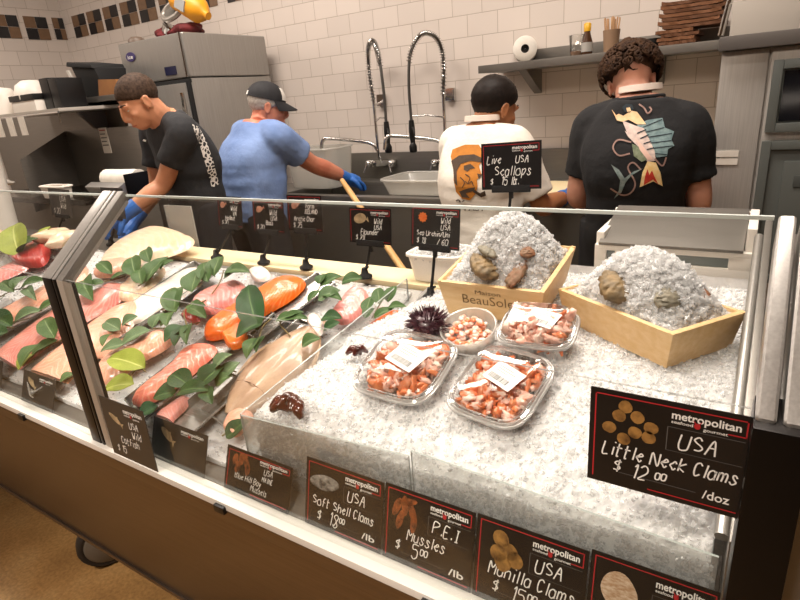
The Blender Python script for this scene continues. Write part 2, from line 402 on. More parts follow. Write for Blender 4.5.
def heap(name, P, nu, nv, label, cat, skirt=None, nchip=0, s=(.003, .008), seed=1, amp=.012, loc=(0, 0, 0), over=None):
    # P(u, v) -> point of the smooth surface; rough it up and scatter chips over it
    m = MB(); g = []
    for j in range(nv+1):
        row = []
        for i in range(nu+1):
            p = P(i/nu, j/nv)
            h = noise.fractal(p*26+V((seed, 0, 0)), .8, 2.1, 4)*amp*.6+noise.noise(p*7+V((0, seed, 0)))*amp*.8+abs(noise.noise(p*75))*amp*.5
            row.append(p+V((0, -.25, 1))*h)
        g.append(row)
    nb = (nu+1)
    m.add([q for r in g for q in r], [(j*nb+i, j*nb+i+1, (j+1)*nb+i+1, (j+1)*nb+i) for j in range(nv) for i in range(nu)])
    if skirt is not None:
        rim = [(i, 0) for i in range(nu)]+[(nu, j) for j in range(nv)]+[(i, nv) for i in range(nu, 0, -1)]+[(0, j) for j in range(nv, 0, -1)]
        top = [g[j][i] for i, j in rim]; k = len(top); lows = []
        for L in (.5, 1.0):
            lows.append([V((p.x, p.y, p.z+(skirt(p)-p.z)*L))+V((noise.noise(p*40+V((L, 0, 0))), noise.noise(p*40+V((0, L, 5))), 0))*.004 for p in top])
        vs = top+lows[0]+lows[1]
        m.add(vs, [(a*k+i, a*k+(i+1) % k, (a+1)*k+(i+1) % k, (a+1)*k+i) for a in (0, 1) for i in range(k)])
    rnd = random.Random(seed); pts = []
    for _ in range(nchip):
        i, j = rnd.randrange(nu+1), rnd.randrange(nv+1); pts.append(g[j][i]+V((rnd.uniform(-.004, .004), rnd.uniform(-.004, .004), rnd.uniform(0, .004))))
    if skirt is not None and nchip > 5000:
        for _ in range(nchip//3):
            p = rnd.choice(g[0]); pts.append(V((p.x+rnd.uniform(-.004, .004), p.y-.002, rnd.uniform(skirt(p), p.z))))
    m.m = 1; chips(m, pts, s[0], s[1], rnd)
    o = m.build(name, [ICE, CHIP], fix=False); tag(o, label, cat, kind='stuff'); return o
# white ice layer the fish lie on
heap('ice_bed', lambda u, v: V((XA+.02+(-.80-XA-.02-.08*(1-v))*u, .675+.585*v, dk_z(.675+.585*v)-.004)), 260, 50, 'thin bed of crushed white ice under the fish fillets', 'ice', skirt=lambda p: dk_z(p.y)-.016, nchip=4000, s=(.0014, .004), seed=3, amp=.006)
# deep ice in the right-hand bin
def bin_left(Y): return -.885+.10*(Y-.69)/.5
def bed(u, v):
    Y = .702+.72*v; x0 = bin_left(Y)+.008
    p = V((x0+(.004-x0)*u, Y, (ice_z(Y) if Y < 1.0 else ice_z(1.0)+.08*(Y-1.0))-.006))
    p.z -= .06*max(0, 1-u*7)**2*max(0, min(1, v*1.5)) + .012*max(0, 1-v*14)
    return p
heap('ice_heap', bed, 300, 240, 'deep heap of crushed ice filling the right end of the case', 'ice', skirt=lambda p: dk_z(p.y)-.0, nchip=9000, s=(.0014, .0038), seed=11, amp=.009)
# clear acrylic sheets that hold the ice
ACREDGE = mat('acrylic_edge', '9aa09c', .25)
def sheet(q, n, label):
    m = MB().slab(q, n, .004); m.mi = [0, 0]+[1]*(len(m.f)-2); o = m.build('acrylic_sheet', [ACRYL, ACREDGE]); return tag(o, label, 'acrylic sheet')
sheet([V((-.893, .684, .662)), V((-.47, .690, .662)), V((-.47, .693, .852)), V((-.893, .684, .831))], V((0, -1, 0)), 'clear acrylic sheet holding the left half of the ice front')
sheet([V((-.462, .688, .662)), V((.012, .684, .662)), V((.012, .684, .852)), V((-.462, .690, .868))], V((0, -1, 0)), 'clear acrylic sheet holding the right half of the ice front')
pb = at_deck(365, 310, .10)
sheet([V((-.897, .685, .664)), V((-.897, .685, .831)), V((bin_left(1.22)-.004, 1.22, .985)), V((bin_left(1.22)-.004, 1.22, dk_z(1.22)+.002))], V((-1, 0, 0)), 'clear acrylic sheet between the whole flatfish and the ice heap')
# ------------------------------------------------------------------ trays, fish, leaves
TRAYM = steel('tray_steel', 'b9b7b3', .25, (1, 60, 1)); TRAYW = mat('tray_white', 'dcd9d3', .3)
def tray(a, b, width, label, m=None, h=.014):
    # a, b: photo points of the left long edge, near and far, on the deck
    A, B = at_deck(*a, .018), at_deck(*b, .018); 
    if A.y < .70: A = A.lerp(B, (.70-A.y)/(B.y-A.y))
    x = (B-A).normalized(); z = DN; y = x.cross(z)   # y points right
    L = (B-A).length; T = Matrix((x, y, z)).transposed().to_4x4(); T.translation = A
    k = thing('fish_tray', A, label, 'tray', 'fish trays on the ice')
    mb = MB(); t = .0016
    w = width
    mb.box((0, .012, 0), (L, w-.012, t), T)
    mb.build('tray_base', m or TRAYM, k)
    r = MB()
    for y0, y1, ya, yb in ((0, .004, .010, .014), (w-.004, w, w-.014, w-.010)):
        q0 = [V((0, ya, 0)), V((L, ya, 0)), V((L, yb, 0)), V((0, yb, 0))]; q1 = [V((0, y0, h)), V((L, y0, h)), V((L, y1, h)), V((0, y1, h))]
        r.hexa([T @ q for q in q0], [T @ q for q in q1])
    for x0, x1 in ((-.004, 0), (L, L+.004)): r.box((x0, 0, 0), (x1, w, h), T)
    r.tube([T @ V(q) for q in ((0, 0, h), (L, 0, h), (L, w, h), (0, w, h))], .003, 8, closed=True)
    r.build('tray_rim', m or TRAYM, k)
    return k
tray((-8, 318), (60, 283), .20, 'steel tray under the pale fillet at far left of the case')
tray((26, 372), (150, 296), .17, 'steel tray under the long pale pink fillet behind the mullion')
tray((90, 335), (196, 264), .16, 'steel tray holding the whitish fillet right of the mullion')
tray((128, 402), (252, 304), .13, 'steel tray beside the sprig with two round yellow-green leaves')
tray((150, 440), (228, 372), .11, 'steel tray under the coral strip nearest the front glass')
tray((205, 412), (300, 322), .10, 'narrow steel tray left of the whole flatfish')
tray((244, 330), (318, 276), .10, 'steel tray beneath the bright orange fillet')
def flesh(name, c1, c2, fat, freq=26, chev=.5, mix=.5, rough=.28):
    t = NT(name); b = t.b.inputs
    uv = t.new('ShaderNodeUVMap'); sp = t.new('ShaderNodeSeparateXYZ'); t.link(uv.outputs[0], sp.inputs[0])
    mm = lambda op, a, bb=None: (lambda q: (t.link(a, q.inputs[0]) if not isinstance(a, (int, float)) else setattr(q.inputs[0], 'default_value', a), (t.link(bb, q.inputs[1]) if bb is not None and not isinstance(bb, (int, float)) else (setattr(q.inputs[1], 'default_value', bb) if bb is not None else None)), q.outputs[0])[2])(t.new('ShaderNodeMath', operation=op))
    v = mm('ABSOLUTE', mm('SUBTRACT', sp.outputs[1], .5))
    n = t.noise(22, 4)
    s = mm('ADD', mm('ADD', sp.outputs[0], mm('MULTIPLY', v, chev)), mm('MULTIPLY', n, .12))
    w = mm('SINE', mm('MULTIPLY', s, freq*2*pi))
    w = mm('POWER', mm('ADD', mm('MULTIPLY', w, .5), .5), 4.0)
    base = t.ramp(t.noise(9, 5), [(.32, c1), (.68, c2)])
    mx = t.new('ShaderNodeMix', data_type='RGBA'); t.link(mm('MULTIPLY', w, mix), mx.inputs[0]); t.link(base, mx.inputs[6]); mx.inputs[7].default_value = lin(fat)
    t.link(mx.outputs[2], b['Base Color']); b['Roughness'].default_value = rough; b['Subsurface Weight'].default_value = .25; b['Subsurface Radius'].default_value = (.012, .005, .003); b['Subsurface Scale'].default_value = .8
    b['Coat Weight'].default_value = .35; b['Coat Roughness'].default_value = .12
    t.bump(w, .25, .003); return t.m
PINK = flesh('pink_flesh', 'd98a7c', 'c86e66', 'eab8aa'); PALE = flesh('pale_flesh', 'e6ad92', 'dd9a80', 'eec4ae', 18, .4, .4)
CRM = flesh('cream_flesh', 'e8d0b4', 'e0bf9e', 'f0e0cc', 12, .3, .35); TUNA = flesh('tuna_flesh', 'a52c2a', 'b8403a', 'cf6a60', 10, .2, .25)
ORNG = flesh('orange_flesh', 'ee5f14', 'f07420', 'f79a50', 20, .8, .55); CORAL = flesh('coral_flesh', 'e4886f', 'dc6f60', 'f0b49c', 14, .3, .35)
REDP = flesh('red_pink_flesh', 'd9675a', 'd4796b', 'ebb09f', 30, 1.0, .6); WHT = flesh('white_flesh', 'ece0d6', 'e3cfc4', 'f5eee8', 16, .4, .4)
ROSE = flesh('rose_flesh', 'e79a90', 'dc8580', 'f0bcb4', 12, .3, .35)
def fillet(lp, rp, t, m, label, off=.018, group='fish fillets in the case', name='fish_fillet', cat='fish fillet', wav=.0, nu=44, nv=16, seed=0):
    off += .008; cl = lambda p: p if p.y > .705 else V((p.x, .705+(p.y-.705)*.08, p.z+(.705-p.y)*DK*.92)); L = catmull([cl(at_deck(*p, off)) for p in lp], nu); R = catmull([cl(at_deck(*p, off)) for p in rp], nu)
    mb = MB(); top = []; bot = []
    for i in range(nu+1):
        u = i/nu; e = min(1, (4*u*(1-u))*2.2)**.6
        for j in range(nv+1):
            v = j/nv; ke = (1-.92*abs(2*u-1)**7)**.5; p = L[i].lerp(R[i], .5+(v-.5)*ke); s = 1-abs(2*v-1)**3.2
            h = t*(.25+.75*e)*max(s, 0)**.55*(1+.12*noise.noise(p*18+V((seed, 0, 0)))) + .0022*noise.noise(p*60)*s
            w = wav*sin(u*5.2+seed)*s
            top.append(p+DN*(h+w)); bot.append(p+DN*(w*.8-.0))
    n = (nu+1)*(nv+1); mb.add(top+bot, [])
    id = lambda i, j: i*(nv+1)+j
    for i in range(nu):
        for j in range(nv):
            mb.f.append([id(i, j), id(i, j+1), id(i+1, j+1), id(i+1, j)]); mb.f.append([n+id(i+1, j), n+id(i+1, j+1), n+id(i, j+1), n+id(i, j)]); mb.mi += [0, 0]
    rim = [(i, 0) for i in range(nu)]+[(nu, j) for j in range(nv)]+[(i, nv) for i in range(nu, 0, -1)]+[(0, j) for j in range(nv, 0, -1)]
    for k in range(len(rim)):
        a, b = id(*rim[k]), id(*rim[(k+1) % len(rim)]); mb.f.append([a, b, n+b, n+a]); mb.mi.append(0)
    for i in range(nu+1):
        for j in range(nv+1): mb.uv[id(i, j)] = mb.uv[n+id(i, j)] = (i/nu, j/nv)
    o = mb.build(name, m, smooth=True); tag(o, label, cat, group); return o
fillet([(-45, 398), (2, 350), (56, 310), (100, 289), (117, 282)], [(-30, 420), (18, 372), (68, 334), (112, 308), (137, 291)], .026, PINK, 'long pink fillet with fine red streaks passing behind the steel mullion', seed=1)
fillet([(10, 392), (34, 368), (76, 335), (108, 312), (130, 300)], [(44, 410), (72, 380), (104, 350), (130, 330), (150, 306)], .02, PALE, 'pale peach fillet directly below the long pink streaked fillet', seed=2)
fillet([(-40, 326), (2, 310), (48, 284), (80, 262)], [(-30, 346), (12, 322), (60, 296), (94, 274)], .018, PALE, 'pale apricot fillet at far left edge beneath the red tuna piece', seed=3)
fillet([(8, 258), (14, 254), (32, 245), (47, 243)], [(17, 265), (28, 268), (44, 266), (53, 254)], .035, TUNA, 'dark red tuna chunk left of the steel mullion', off=.02, group=None, seed=4)
fillet([(-30, 282), (0, 268), (20, 258)], [(-20, 292), (6, 280), (34, 268)], .012, ROSE, 'thin rosy fillet in front of the red tuna chunk at far left', seed=14)
fillet([(96, 260), (120, 240), (146, 228), (165, 226)], [(112, 274), (144, 264), (176, 255), (204, 242)], .018, CRM, 'big cream coloured fillet lying against the cutting board', off=.024, wav=.008, seed=5)
fillet([(92, 272), (108, 262), (130, 256), (140, 252)], [(98, 280), (118, 276), (140, 267), (156, 258)], .022, PALE, 'peach fillet tucked under the big cream fillet', seed=6)
fillet([(112, 290), (126, 282), (142, 266), (150, 262)], [(122, 304), (140, 298), (158, 283), (170, 270)], .018, CRM, 'cream fillet with several green leaves resting on it', off=.022, seed=7)
fillet([(110, 318), (140, 297), (172, 277), (190, 266)], [(128, 330), (162, 312), (196, 290), (212, 272)], .014, WHT, 'whitish fillet in the tray right of the steel mullion', seed=8)
fillet([(86, 352), (98, 338), (110, 326)], [(104, 362), (116, 348), (128, 334)], .014, PALE, 'small pale fillet end beside the mullion flange', seed=18)
fillet([(92, 376), (110, 354), (142, 338), (164, 328)], [(108, 390), (138, 366), (166, 350), (178, 338)], .024, PALE, 'pale pink fillet above the two round yellow-green leaves', off=.02, seed=9)
fillet([(188, 304), (206, 290), (226, 284), (238, 280)], [(206, 318), (222, 312), (242, 304), (252, 292)], .022, ROSE, 'rosy pink fillet left of the bright orange fillet', off=.02, seed=10)
fillet([(180, 318), (184, 312), (188, 310)], [(196, 326), (200, 322), (200, 318)], .016, TUNA, 'small red end of fish under leaves left of the orange fillet', off=.02, seed=19)
fillet([(201, 338), (214, 320), (246, 300), (272, 283), (290, 276)], [(216, 343), (236, 334), (262, 318), (290, 302), (313, 284)], .03, ORNG, 'bright orange fillet with a dark green leaf laid across it', off=.022, seed=11)
fillet([(222, 336), (230, 328), (240, 322)], [(230, 352), (244, 346), (250, 334)], .024, ORNG, 'short orange fillet piece at the front end of the bright orange fillet', off=.02, seed=12)
fillet([(128, 403), (150, 384), (172, 366), (184, 350), (203, 342)], [(140, 414), (166, 396), (188, 380), (206, 364), (223, 350)], .024, CORAL, 'coral pink fillet folded over itself below the orange fillet', off=.02, wav=.006, seed=13)
fillet([(142, 440), (156, 416), (176, 402), (186, 396)], [(152, 450), (170, 426), (186, 410), (192, 400)], .016, ROSE, 'short coral strip of fish close to the front glass', seed=15)
FLAT = mat('flatfish_skin', 'b99b80', .4, col2='a08068', nscale=14, bump=.2, bscale=120, bdist=.003, coat=.3)
def flatfish():
    A, B = at_deck(224, 412, .024), at_deck(316, 318, .024); root = thing('whole_flatfish', A, 'whole beige flatfish lying beside the clear acrylic sheet', 'fish')
    x = (B-A).normalized(); y = x.cross(DN); L = (B-A).length; mb = MB(); NU, NV = 48, 20; top = []; bot = []
    for i in range(NU+1):
        u = i/NU; w = .098*(sin(pi*min(1, u*1.05+.03))**.62)+.004
        if u > .86: w = .014+.03*max(0, (u-.9)/.1)
        for j in range(NV+1):
            v = j/NV*2-1; p = A+x*L*u+y*(w*v*.92+.03); s = (1-abs(v)**2.4)
            h = .03*s**.7*(sin(pi*min(1, u*.97+.03))**.6)+.003-.004*math.exp(-(v*9-1.5*sin(u*3))**2)
            top.append(p+DN*h); bot.append(p)
    n = len(top); mb.add(top+bot, []); id = lambda i, j: i*(NV+1)+j
    for i in range(NU):
        for j in range(NV): mb.f += [[id(i, j), id(i, j+1), id(i+1, j+1), id(i+1, j)], [n+id(i+1, j), n+id(i+1, j+1), n+id(i, j+1), n+id(i, j)]]; mb.mi += [0, 0]
    rim = [(i, 0) for i in range(NU)]+[(NU, j) for j in range(NV)]+[(i, NV) for i in range(NU, 0, -1)]+[(0, j) for j in range(NV, 0, -1)]
    for k in range(len(rim)):
        a, b = id(*rim[k]), id(*rim[(k+1) % len(rim)]); mb.f.append([a, b, n+b, n+a]); mb.mi.append(0)
    mb.build('body', FLAT, root, smooth=True)
    for sgn in (-1, 1):
        f = MB(); pts = []
        for i in range(5, 41):
            u = i/NU; w = .098*(sin(pi*min(1, u*1.05+.03))**.62)+.004; pts.append((A+x*L*u+y*(sgn*w*.92+.03)+DN*.004, A+x*L*u+y*(sgn*(w*.92+.016*sin(pi*(i-5)/35)+.001*(i % 2))+.03)+DN*.002))
        k = len(pts); f.add([p for p, q in pts]+[q for p, q in pts]+[p-DN*.003 for p, q in pts]+[q-DN*.0015 for p, q in pts], [q for i in range(k-1) for q in ((i, i+1, k+i+1, k+i), (2*k+i, 3*k+i, 3*k+i+1, 2*k+i+1), (k+i, k+i+1, 3*k+i+1, 3*k+i))]); f.build('fin', mat('fin_skin', 'c7a585', .4, col2='b8946f', nscale=60), root)
    g = MB(); g.tube([A+x*L*(.22+.025*math.cos(a))+y*(.03+.06*sin(a))+DN*(.031-.012*abs(sin(a))) for a in [(-1.3+2.6*i/14) for i in range(15)]], .0016, 6); g.build('gill_line', mat('gill_line', '8a6a52', .5), root)
flatfish()
fillet([(222, 430), (228, 416), (240, 408)], [(236, 440), (248, 428), (256, 414)], .016, PALE, 'pale fish end poking out below the whole flatfish', seed=16)
fillet([(328, 318), (338, 305), (350, 291), (356, 289)], [(344, 328), (358, 318), (368, 305), (369, 292)], .022, ROSE, 'pink fillet beside the leaves in front of the flounder price sign', off=.02, seed=17)
fillet([(306, 322), (309, 316), (316, 313)], [(318, 338), (323, 333), (324, 322)], .014, WHT, 'small white and pink fish end between leaves near the acrylic sheet', off=.028, seed=20)
fillet([(366, 328), (380, 318), (396, 310)], [(376, 331), (392, 325), (408, 315)], .012, ORNG, 'thin orange and tan strip of fish behind the left plastic box', off=.02, seed=21)
fillet([(248, 272), (252, 268), (262, 266)], [(256, 284), (268, 280), (272, 274)], .012, WHT, 'small pale piece of fish at the foot of the second rear sign', off=.02, seed=22)
# leaves
def leaf_mat(name, c1, c2, rib):
    t = NT(name); uv = t.new('ShaderNodeUVMap'); sp = t.new('ShaderNodeSeparateXYZ'); t.link(uv.outputs[0], sp.inputs[0])
    a = t.new('ShaderNodeMath', operation='ABSOLUTE'); s = t.new('ShaderNodeMath', operation='SUBTRACT'); s.inputs[1].default_value = .5; t.link(sp.outputs[1], s.inputs[0]); t.link(s.outputs[0], a.inputs[0])
    base = t.ramp(t.noise(16, 3), [(.3, c1), (.7, c2)])
    mx = t.new('ShaderNodeMix', data_type='RGBA'); lt = t.new('ShaderNodeMath', operation='LESS_THAN'); lt.inputs[1].default_value = .022; t.link(a.outputs[0], lt.inputs[0]); t.link(lt.outputs[0], mx.inputs[0])
    t.link(base, mx.inputs[6]); mx.inputs[7].default_value = lin(rib); t.link(mx.outputs[2], t.b.inputs['Base Color']); t.b.inputs['Roughness'].default_value = .5; t.b.inputs['Specular IOR Level'].default_value = .2
    return t.m
LG = [leaf_mat('leaf_mid_green', '38532a', '4a6338', '74865a'), leaf_mat('leaf_dark_green', '1e3a1c', '2c4c26', '4e6a3a'), leaf_mat('leaf_olive', '7f8a34', '95a044', 'b5ba6c'), leaf_mat('leaf_grey_green', '4c6242', '5c7250', '84946e')]
STEM = mat('stem_brown', '6d5a36', .6, col2='80703f', nscale=40)
def leaf_mesh(L, w, curl, seed):
    rnd = random.Random(seed); mb = MB(); NU, NV = 12, 6; top = []
    for i in range(NU+1):
        u = i/NU; hw = w*(sin(pi*u**.8)**.75)*(1-.25*u) + .0004
        for j in range(NV+1):
            v = j/NV*2-1; x = L*u; y = hw*v
            z = curl*L*(u*(1-u))*1.6 + abs(v)*hw*.35 + .004*noise.noise(V((x*30, y*30, seed))) - (curl*.3*L*max(0, u-.7))
            top.append(V((x, y, z)))
    bot = [p-V((0, 0, .0007)) for p in top]; n = len(top); mb.add(top+bot, []); id = lambda i, j: i*(NV+1)+j
    for i in range(NU):
        for j in range(NV): mb.f += [[id(i, j), id(i+1, j), id(i+1, j+1), id(i, j+1)], [n+id(i, j+1), n+id(i+1, j+1), n+id(i+1, j), n+id(i, j)]]; mb.mi += [0, 0]
    rim = [(i, 0) for i in range(NU)]+[(NU, j) for j in range(NV)]+[(i, NV) for i in range(NU, 0, -1)]+[(0, j) for j in range(NV, 0, -1)]
    for k in range(len(rim)): a, b = id(*rim[k]), id(*rim[(k+1) % len(rim)]); mb.f.append([a, b, n+b, n+a]); mb.mi.append(0)
    for i in range(NU+1):
        for j in range(NV+1): mb.uv[id(i, j)] = mb.uv[n+id(i, j)] = (i/NU, j/NV)
    return mb
def sprig(label, stem, leaves, off=.05, col=0):
    off = min(off, .055)+.004
    # stem: photo points; leaves: (base, tip, half width in px / length ratio, colour)
    S = [at_deck(*p, off) for p in stem]
    root = thing('leaf_sprig', S[0], label, 'leaves', 'leaf sprigs scattered on the fish')
    MB().tube(S, [.0022]*len(S), 6, smooth=4).build('stem', STEM, root, smooth=True)
    for k, q in enumerate(leaves):
        a, b, w = q[:3]; c = q[3] if len(q) > 3 else col; o2 = q[4] if len(q) > 4 else 0
        A, B = at_deck(*a, off+.002+.003*k), at_deck(*b, off+.008+.004*k+o2); L = (B-A).length; hw = w*math.hypot(b[0]-a[0], b[1]-a[1])*(A-CAM).dot(FWD)/FPX*1.35
        mb = leaf_mesh(L, hw, .16+.05*(k % 3), k+int(a[0]))
        x = (B-A).normalized(); y = DN.cross(x); T = frame(A, x, y)
        mb.v = [T @ p for p in mb.v]; mb.build('leaf', LG[c], root, smooth=True)
sprig('two round yellow-green leaves on a sprig beside the end of the mullion', [(146, 372), (138, 368), (128, 380)], [((145, 368), (108, 358), .30, 2), ((134, 384), (104, 390), .32, 2)])
sprig('broad dark green leaves lying across the bright orange fillet', [(258, 346), (262, 328), (272, 318)], [((258, 330), (248, 284), .27, 1), ((262, 322), (236, 338), .34, 1), ((258, 338), (246, 358), .3, 0), ((262, 336), (256, 352), .26, 1)], off=.075)
sprig('dark green leaves over the coral folded fillet', [(178, 392), (196, 388), (214, 376)], [((176, 392), (153, 398), .42, 1), ((190, 386), (170, 374), .42, 1), ((178, 393), (214, 390), .22, 1), ((200, 386), (224, 366), .4, 1), ((206, 390), (212, 404), .42, 1), ((214, 368), (232, 354), .34, 3)])
sprig('olive leaf half hidden behind the blue hill bay mussels sign', [(222, 436), (228, 432)], [((226, 438), (250, 420), .3, 1)], off=.03)
sprig('dark leaf behind the third front sign', [(152, 410), (144, 414)], [((158, 406), (138, 418), .4, 1)], off=.035)
sprig('two grey-green leaves on the pale fillet right of the mullion', [(130, 326), (122, 324)], [((120, 330), (104, 322), .4, 3), ((122, 326), (138, 316), .36, 3), ((112, 334), (102, 346), .34, 0)])
sprig('long grey-green leaves beneath the whitish fillet', [(168, 328), (150, 330), (120, 346)], [((150, 330), (120, 346), .24, 3), ((152, 328), (164, 312), .34, 3), ((160, 326), (172, 318), .3, 0), ((124, 344), (100, 352), .3, 3)])
sprig('tall leaf pair standing on the whitish fillet', [(188, 330), (184, 312), (192, 302)], [((176, 312), (170, 288), .36, 0), ((174, 310), (182, 286), .3, 0), ((172, 312), (166, 326), .42, 0), ((190, 308), (206, 318), .3, 0)], off=.06)
sprig('dark leaves hanging over the pale pink fillet', [(176, 330), (188, 326), (200, 322)], [((184, 326), (164, 342), .36, 1), ((186, 328), (174, 346), .34, 1), ((190, 324), (186, 344), .26, 0)])
sprig('pair of big leaves on the cream fillet near the cutting board', [(138, 286), (150, 278), (160, 266)], [((146, 282), (168, 256), .3, 0), ((150, 262), (146, 248), .4, 0), ((142, 284), (140, 268), .4, 0), ((136, 276), (132, 256), .42, 0), ((160, 270), (174, 260), .34, 0)], off=.06)
sprig('leaves lying at the front of the cream fillet', [(92, 284), (112, 280), (126, 276)], [((110, 280), (128, 273), .22, 0), ((104, 282), (86, 290), .3, 0), ((84, 280), (92, 300), .4, 0), ((112, 274), (98, 262), .3, 0)])
sprig('rounded leaves at the foot of the first rear sign', [(212, 294), (220, 282), (224, 270)], [((192, 292), (200, 268), .42, 0), ((208, 282), (204, 262), .34, 0), ((214, 276), (222, 256), .4, 0), ((224, 278), (244, 268), .3, 3), ((226, 272), (250, 272), .28, 0)], off=.06)
sprig('leaf between the rosy fillet and its small red end', [(206, 300), (194, 306)], [((190, 304), (206, 316), .3, 0), ((206, 306), (188, 308), .18, 0)], off=.05)
sprig('leaves behind the orange fillet below the arctic char sign', [(318, 290), (324, 282), (338, 276)], [((320, 286), (342, 276), .3, 0), ((318, 284), (326, 274), .42, 0), ((324, 294), (342, 300), .26, 0), ((318, 300), (340, 290), .34, 3), ((308, 302), (320, 290), .22, 0)], off=.055)
sprig('long leaves right of the dark leaf on the orange fillet', [(290, 336), (280, 322), (300, 318)], [((276, 320), (308, 318), .18, 0), ((284, 318), (304, 312), .18, 0)], off=.06)
sprig('dark pointed leaves beside the small white fish end', [(324, 330), (334, 318)], [((322, 318), (342, 318), .34, 1), ((324, 330), (340, 322), .3, 1), ((302, 346), (320, 338), .4, 0)], off=.06)
sprig('leaves right of the pink fillet near the flounder sign', [(372, 318), (380, 304), (388, 292)], [((366, 312), (372, 296), .36, 0), ((380, 304), (378, 288), .36, 0), ((388, 302), (396, 286), .34, 0), ((374, 318), (394, 308), .22, 0), ((364, 318), (374, 308), .4, 3), ((388, 308), (406, 306), .2, 0)], off=.05)
sprig('leaf at the foot of the flounder sign stand', [(342, 284), (350, 282)], [((342, 282), (362, 278), .34, 0)], off=.04)
sprig('leaves at far left in front of the red tuna chunk', [(-6, 300), (14, 290), (30, 288)], [((14, 292), (0, 282), .3, 0), ((12, 290), (28, 276), .36, 3), ((20, 290), (46, 280), .24, 0), ((26, 288), (36, 300), .3, 3), ((2, 298), (-6, 312), .4, 0)])
sprig('big dark leaves at the left edge above the long pink fillet', [(14, 328), (4, 326), (30, 318)], [((12, 326), (-14, 316), .34, 1), ((8, 332), (-16, 340), .34, 1), ((14, 324), (42, 310), .28, 3), ((38, 312), (60, 300), .24, 0)])
sprig('single leaf standing on the long pink fillet left of the mullion', [(52, 338), (50, 330)], [((55, 338), (44, 318), .36, 0), ((40, 344), (20, 366), .28, 0)], off=.055)
sprig('olive leaves below the long pink fillet left of the mullion', [(62, 340), (40, 350), (22, 366)], [((58, 340), (30, 356), .2, 0), ((34, 354), (18, 370), .3, 2)], off=.03)
sprig('small olive leaf left of the mullion base', [(74, 376), (66, 380)], [((74, 374), (60, 382), .34, 0)], off=.03)
sprig('leaf and olive skin curl standing behind the red tuna chunk', [(20, 262), (18, 248)], [((20, 256), (14, 224), .4, 2, .05), ((20, 252), (38, 238), .36, 0, .03), ((44, 240), (50, 226), .4, 2, .02)], off=.05)
sprig('leaves on the tray beside the coral folded fillet', [(236, 372), (226, 368)], [((222, 378), (240, 362), .34, 3), ((216, 386), (232, 374), .36, 0)], off=.05)
# ------------------------------------------------------------------ price signs
# single-stroke hand lettering on a 4 x 6 grid: strokes split by '|', points are digit pairs, descenders use letters a,b (= -1,-2)
GL = {
'A': '002640|1333', 'B': '0006264534130 3|1342302000'.replace(' ', ''), 'C': '3526160502103 1'.replace(' ', ''), 'F': '0006 36|0333'.replace(' ', ''), 'H': '0006|4046|0343', 'I': '1030|2026|1636', 'L': '060030', 'M': '0006234640',
'N': '00064046', 'P': '0006364534 03'.replace(' ', ''), 'S': '3526160514334231100001'.replace('00', '')+'', 'U': '0602103041 46'.replace(' ', ''), 'V': '062046', 'W': '06102330 46'.replace(' ', ''), 'E': '36060030|0323', 'R': '0006364534 03|1340'.replace(' ', ''), 'T': '2026|0646', 'D': '000626 4442200 0'.replace(' ', ''),
'a': '33241403011020 31|3430'.replace(' ', ''), 'b': '0006|0314342 3302110 01'.replace(' ', ''), 'c': '3324130211203 1'.replace(' ', ''), 'd': '3630|3424130211203 1'.replace(' ', ''), 'e': '0233241302112031', 'f': '36261510|0433', 'g': '3424130211203134|343a1b0a', 'h': '0006|03243330', 'i': '1410|1616', 'k': '0006|340230', 'l': '1610', 'm': '0004|031423 20|23344340'.replace(' ', ''), 'n': '0004|03243330', 'o': '1403011030413424 14'.replace(' ', ''), 'p': '040b|0324332110 01'.replace(' ', ''), 'r': '0004|032434', 's': '33241413220 1001020'.replace('220 1001020', '2231201001'), 't': '1610 20|0434'.replace(' ', ''), 'u': '0401102031 34|3430'.replace(' ', ''), 'v': '041034', 'x': '0034|0430', 'y': '041134|341b0b', 'z': '04340030',
'0': '1605021030 41452616'.replace('30 41', '3041').replace(' ', ''), '1': '152620', '2': '05162635330030', '3': '05162635241 331201001'.replace(' 331', '3331'), '4': '360242|3630', '5': '360604243331201001', '6': '360401102031231302', '7': '063610', '8': '231405162635231201102031 23'.replace('231201', '231101').replace(' ', ''), '9': '3424140516263530',
'$': '3524152 4'.replace(' ', '')[:0]+'3525150414332 21101'.replace(' ', '')[:0]+'35251504 2332211101'.replace(' ', '')+'|2620', '/': '0036', '.': '1011', ',': '110a', '-': '0333', "'": '1615'}
YV = {'a': -1, 'b': -2}
def glyph(ch):
    out = []
    for st in GL.get(ch, '').split('|'):
        pts = [(int(st[i]), YV.get(st[i+1], None) if st[i+1] in YV else int(st[i+1])) for i in range(0, len(st)-1, 2)]
        if pts: out.append(pts)
    return out
def hand(mb, s, T, x, y, h, w=None, slant=.18, rnd=None, z=.0006, adv=None, width=.0011):
    # writes s from (x, y) with capitals h high; returns the end x
    k = h/6; rnd = rnd or random.Random(len(s)); kx = k*.76
    if w:
        tot = sum(3 if c == ' ' else max([a for st in glyph(c) for a, b in st] or [0])+1.5 for c in s)*kx
        if tot > w: kx *= w/tot
    for ch in s:
        if ch == ' ': x += 3*kx; continue
        dy = rnd.uniform(-.25, .25)*k; mxx = 0
        for st in glyph(ch):
            pts = []
            for a, b in st:
                mxx = max(mxx, a); bb = b*k+dy; pts.append(V((x+a*kx+bb*slant, y+bb, z)))
            if len(pts) == 1 or (len(pts) == 2 and pts[0] == pts[1]): pts = [pts[0], pts[0]+V((width*.6, width*.6, 0))]
            sm = catmull(pts, 5*(len(pts)-1)) if len(pts) > 2 else pts
            r = len(mb.v); mb.ribbon([T @ p for p in sm], width, (T.to_3x3() @ V((0, 0, 1))))
        x += (mxx+1.5)*kx
    return x
TXT = {}
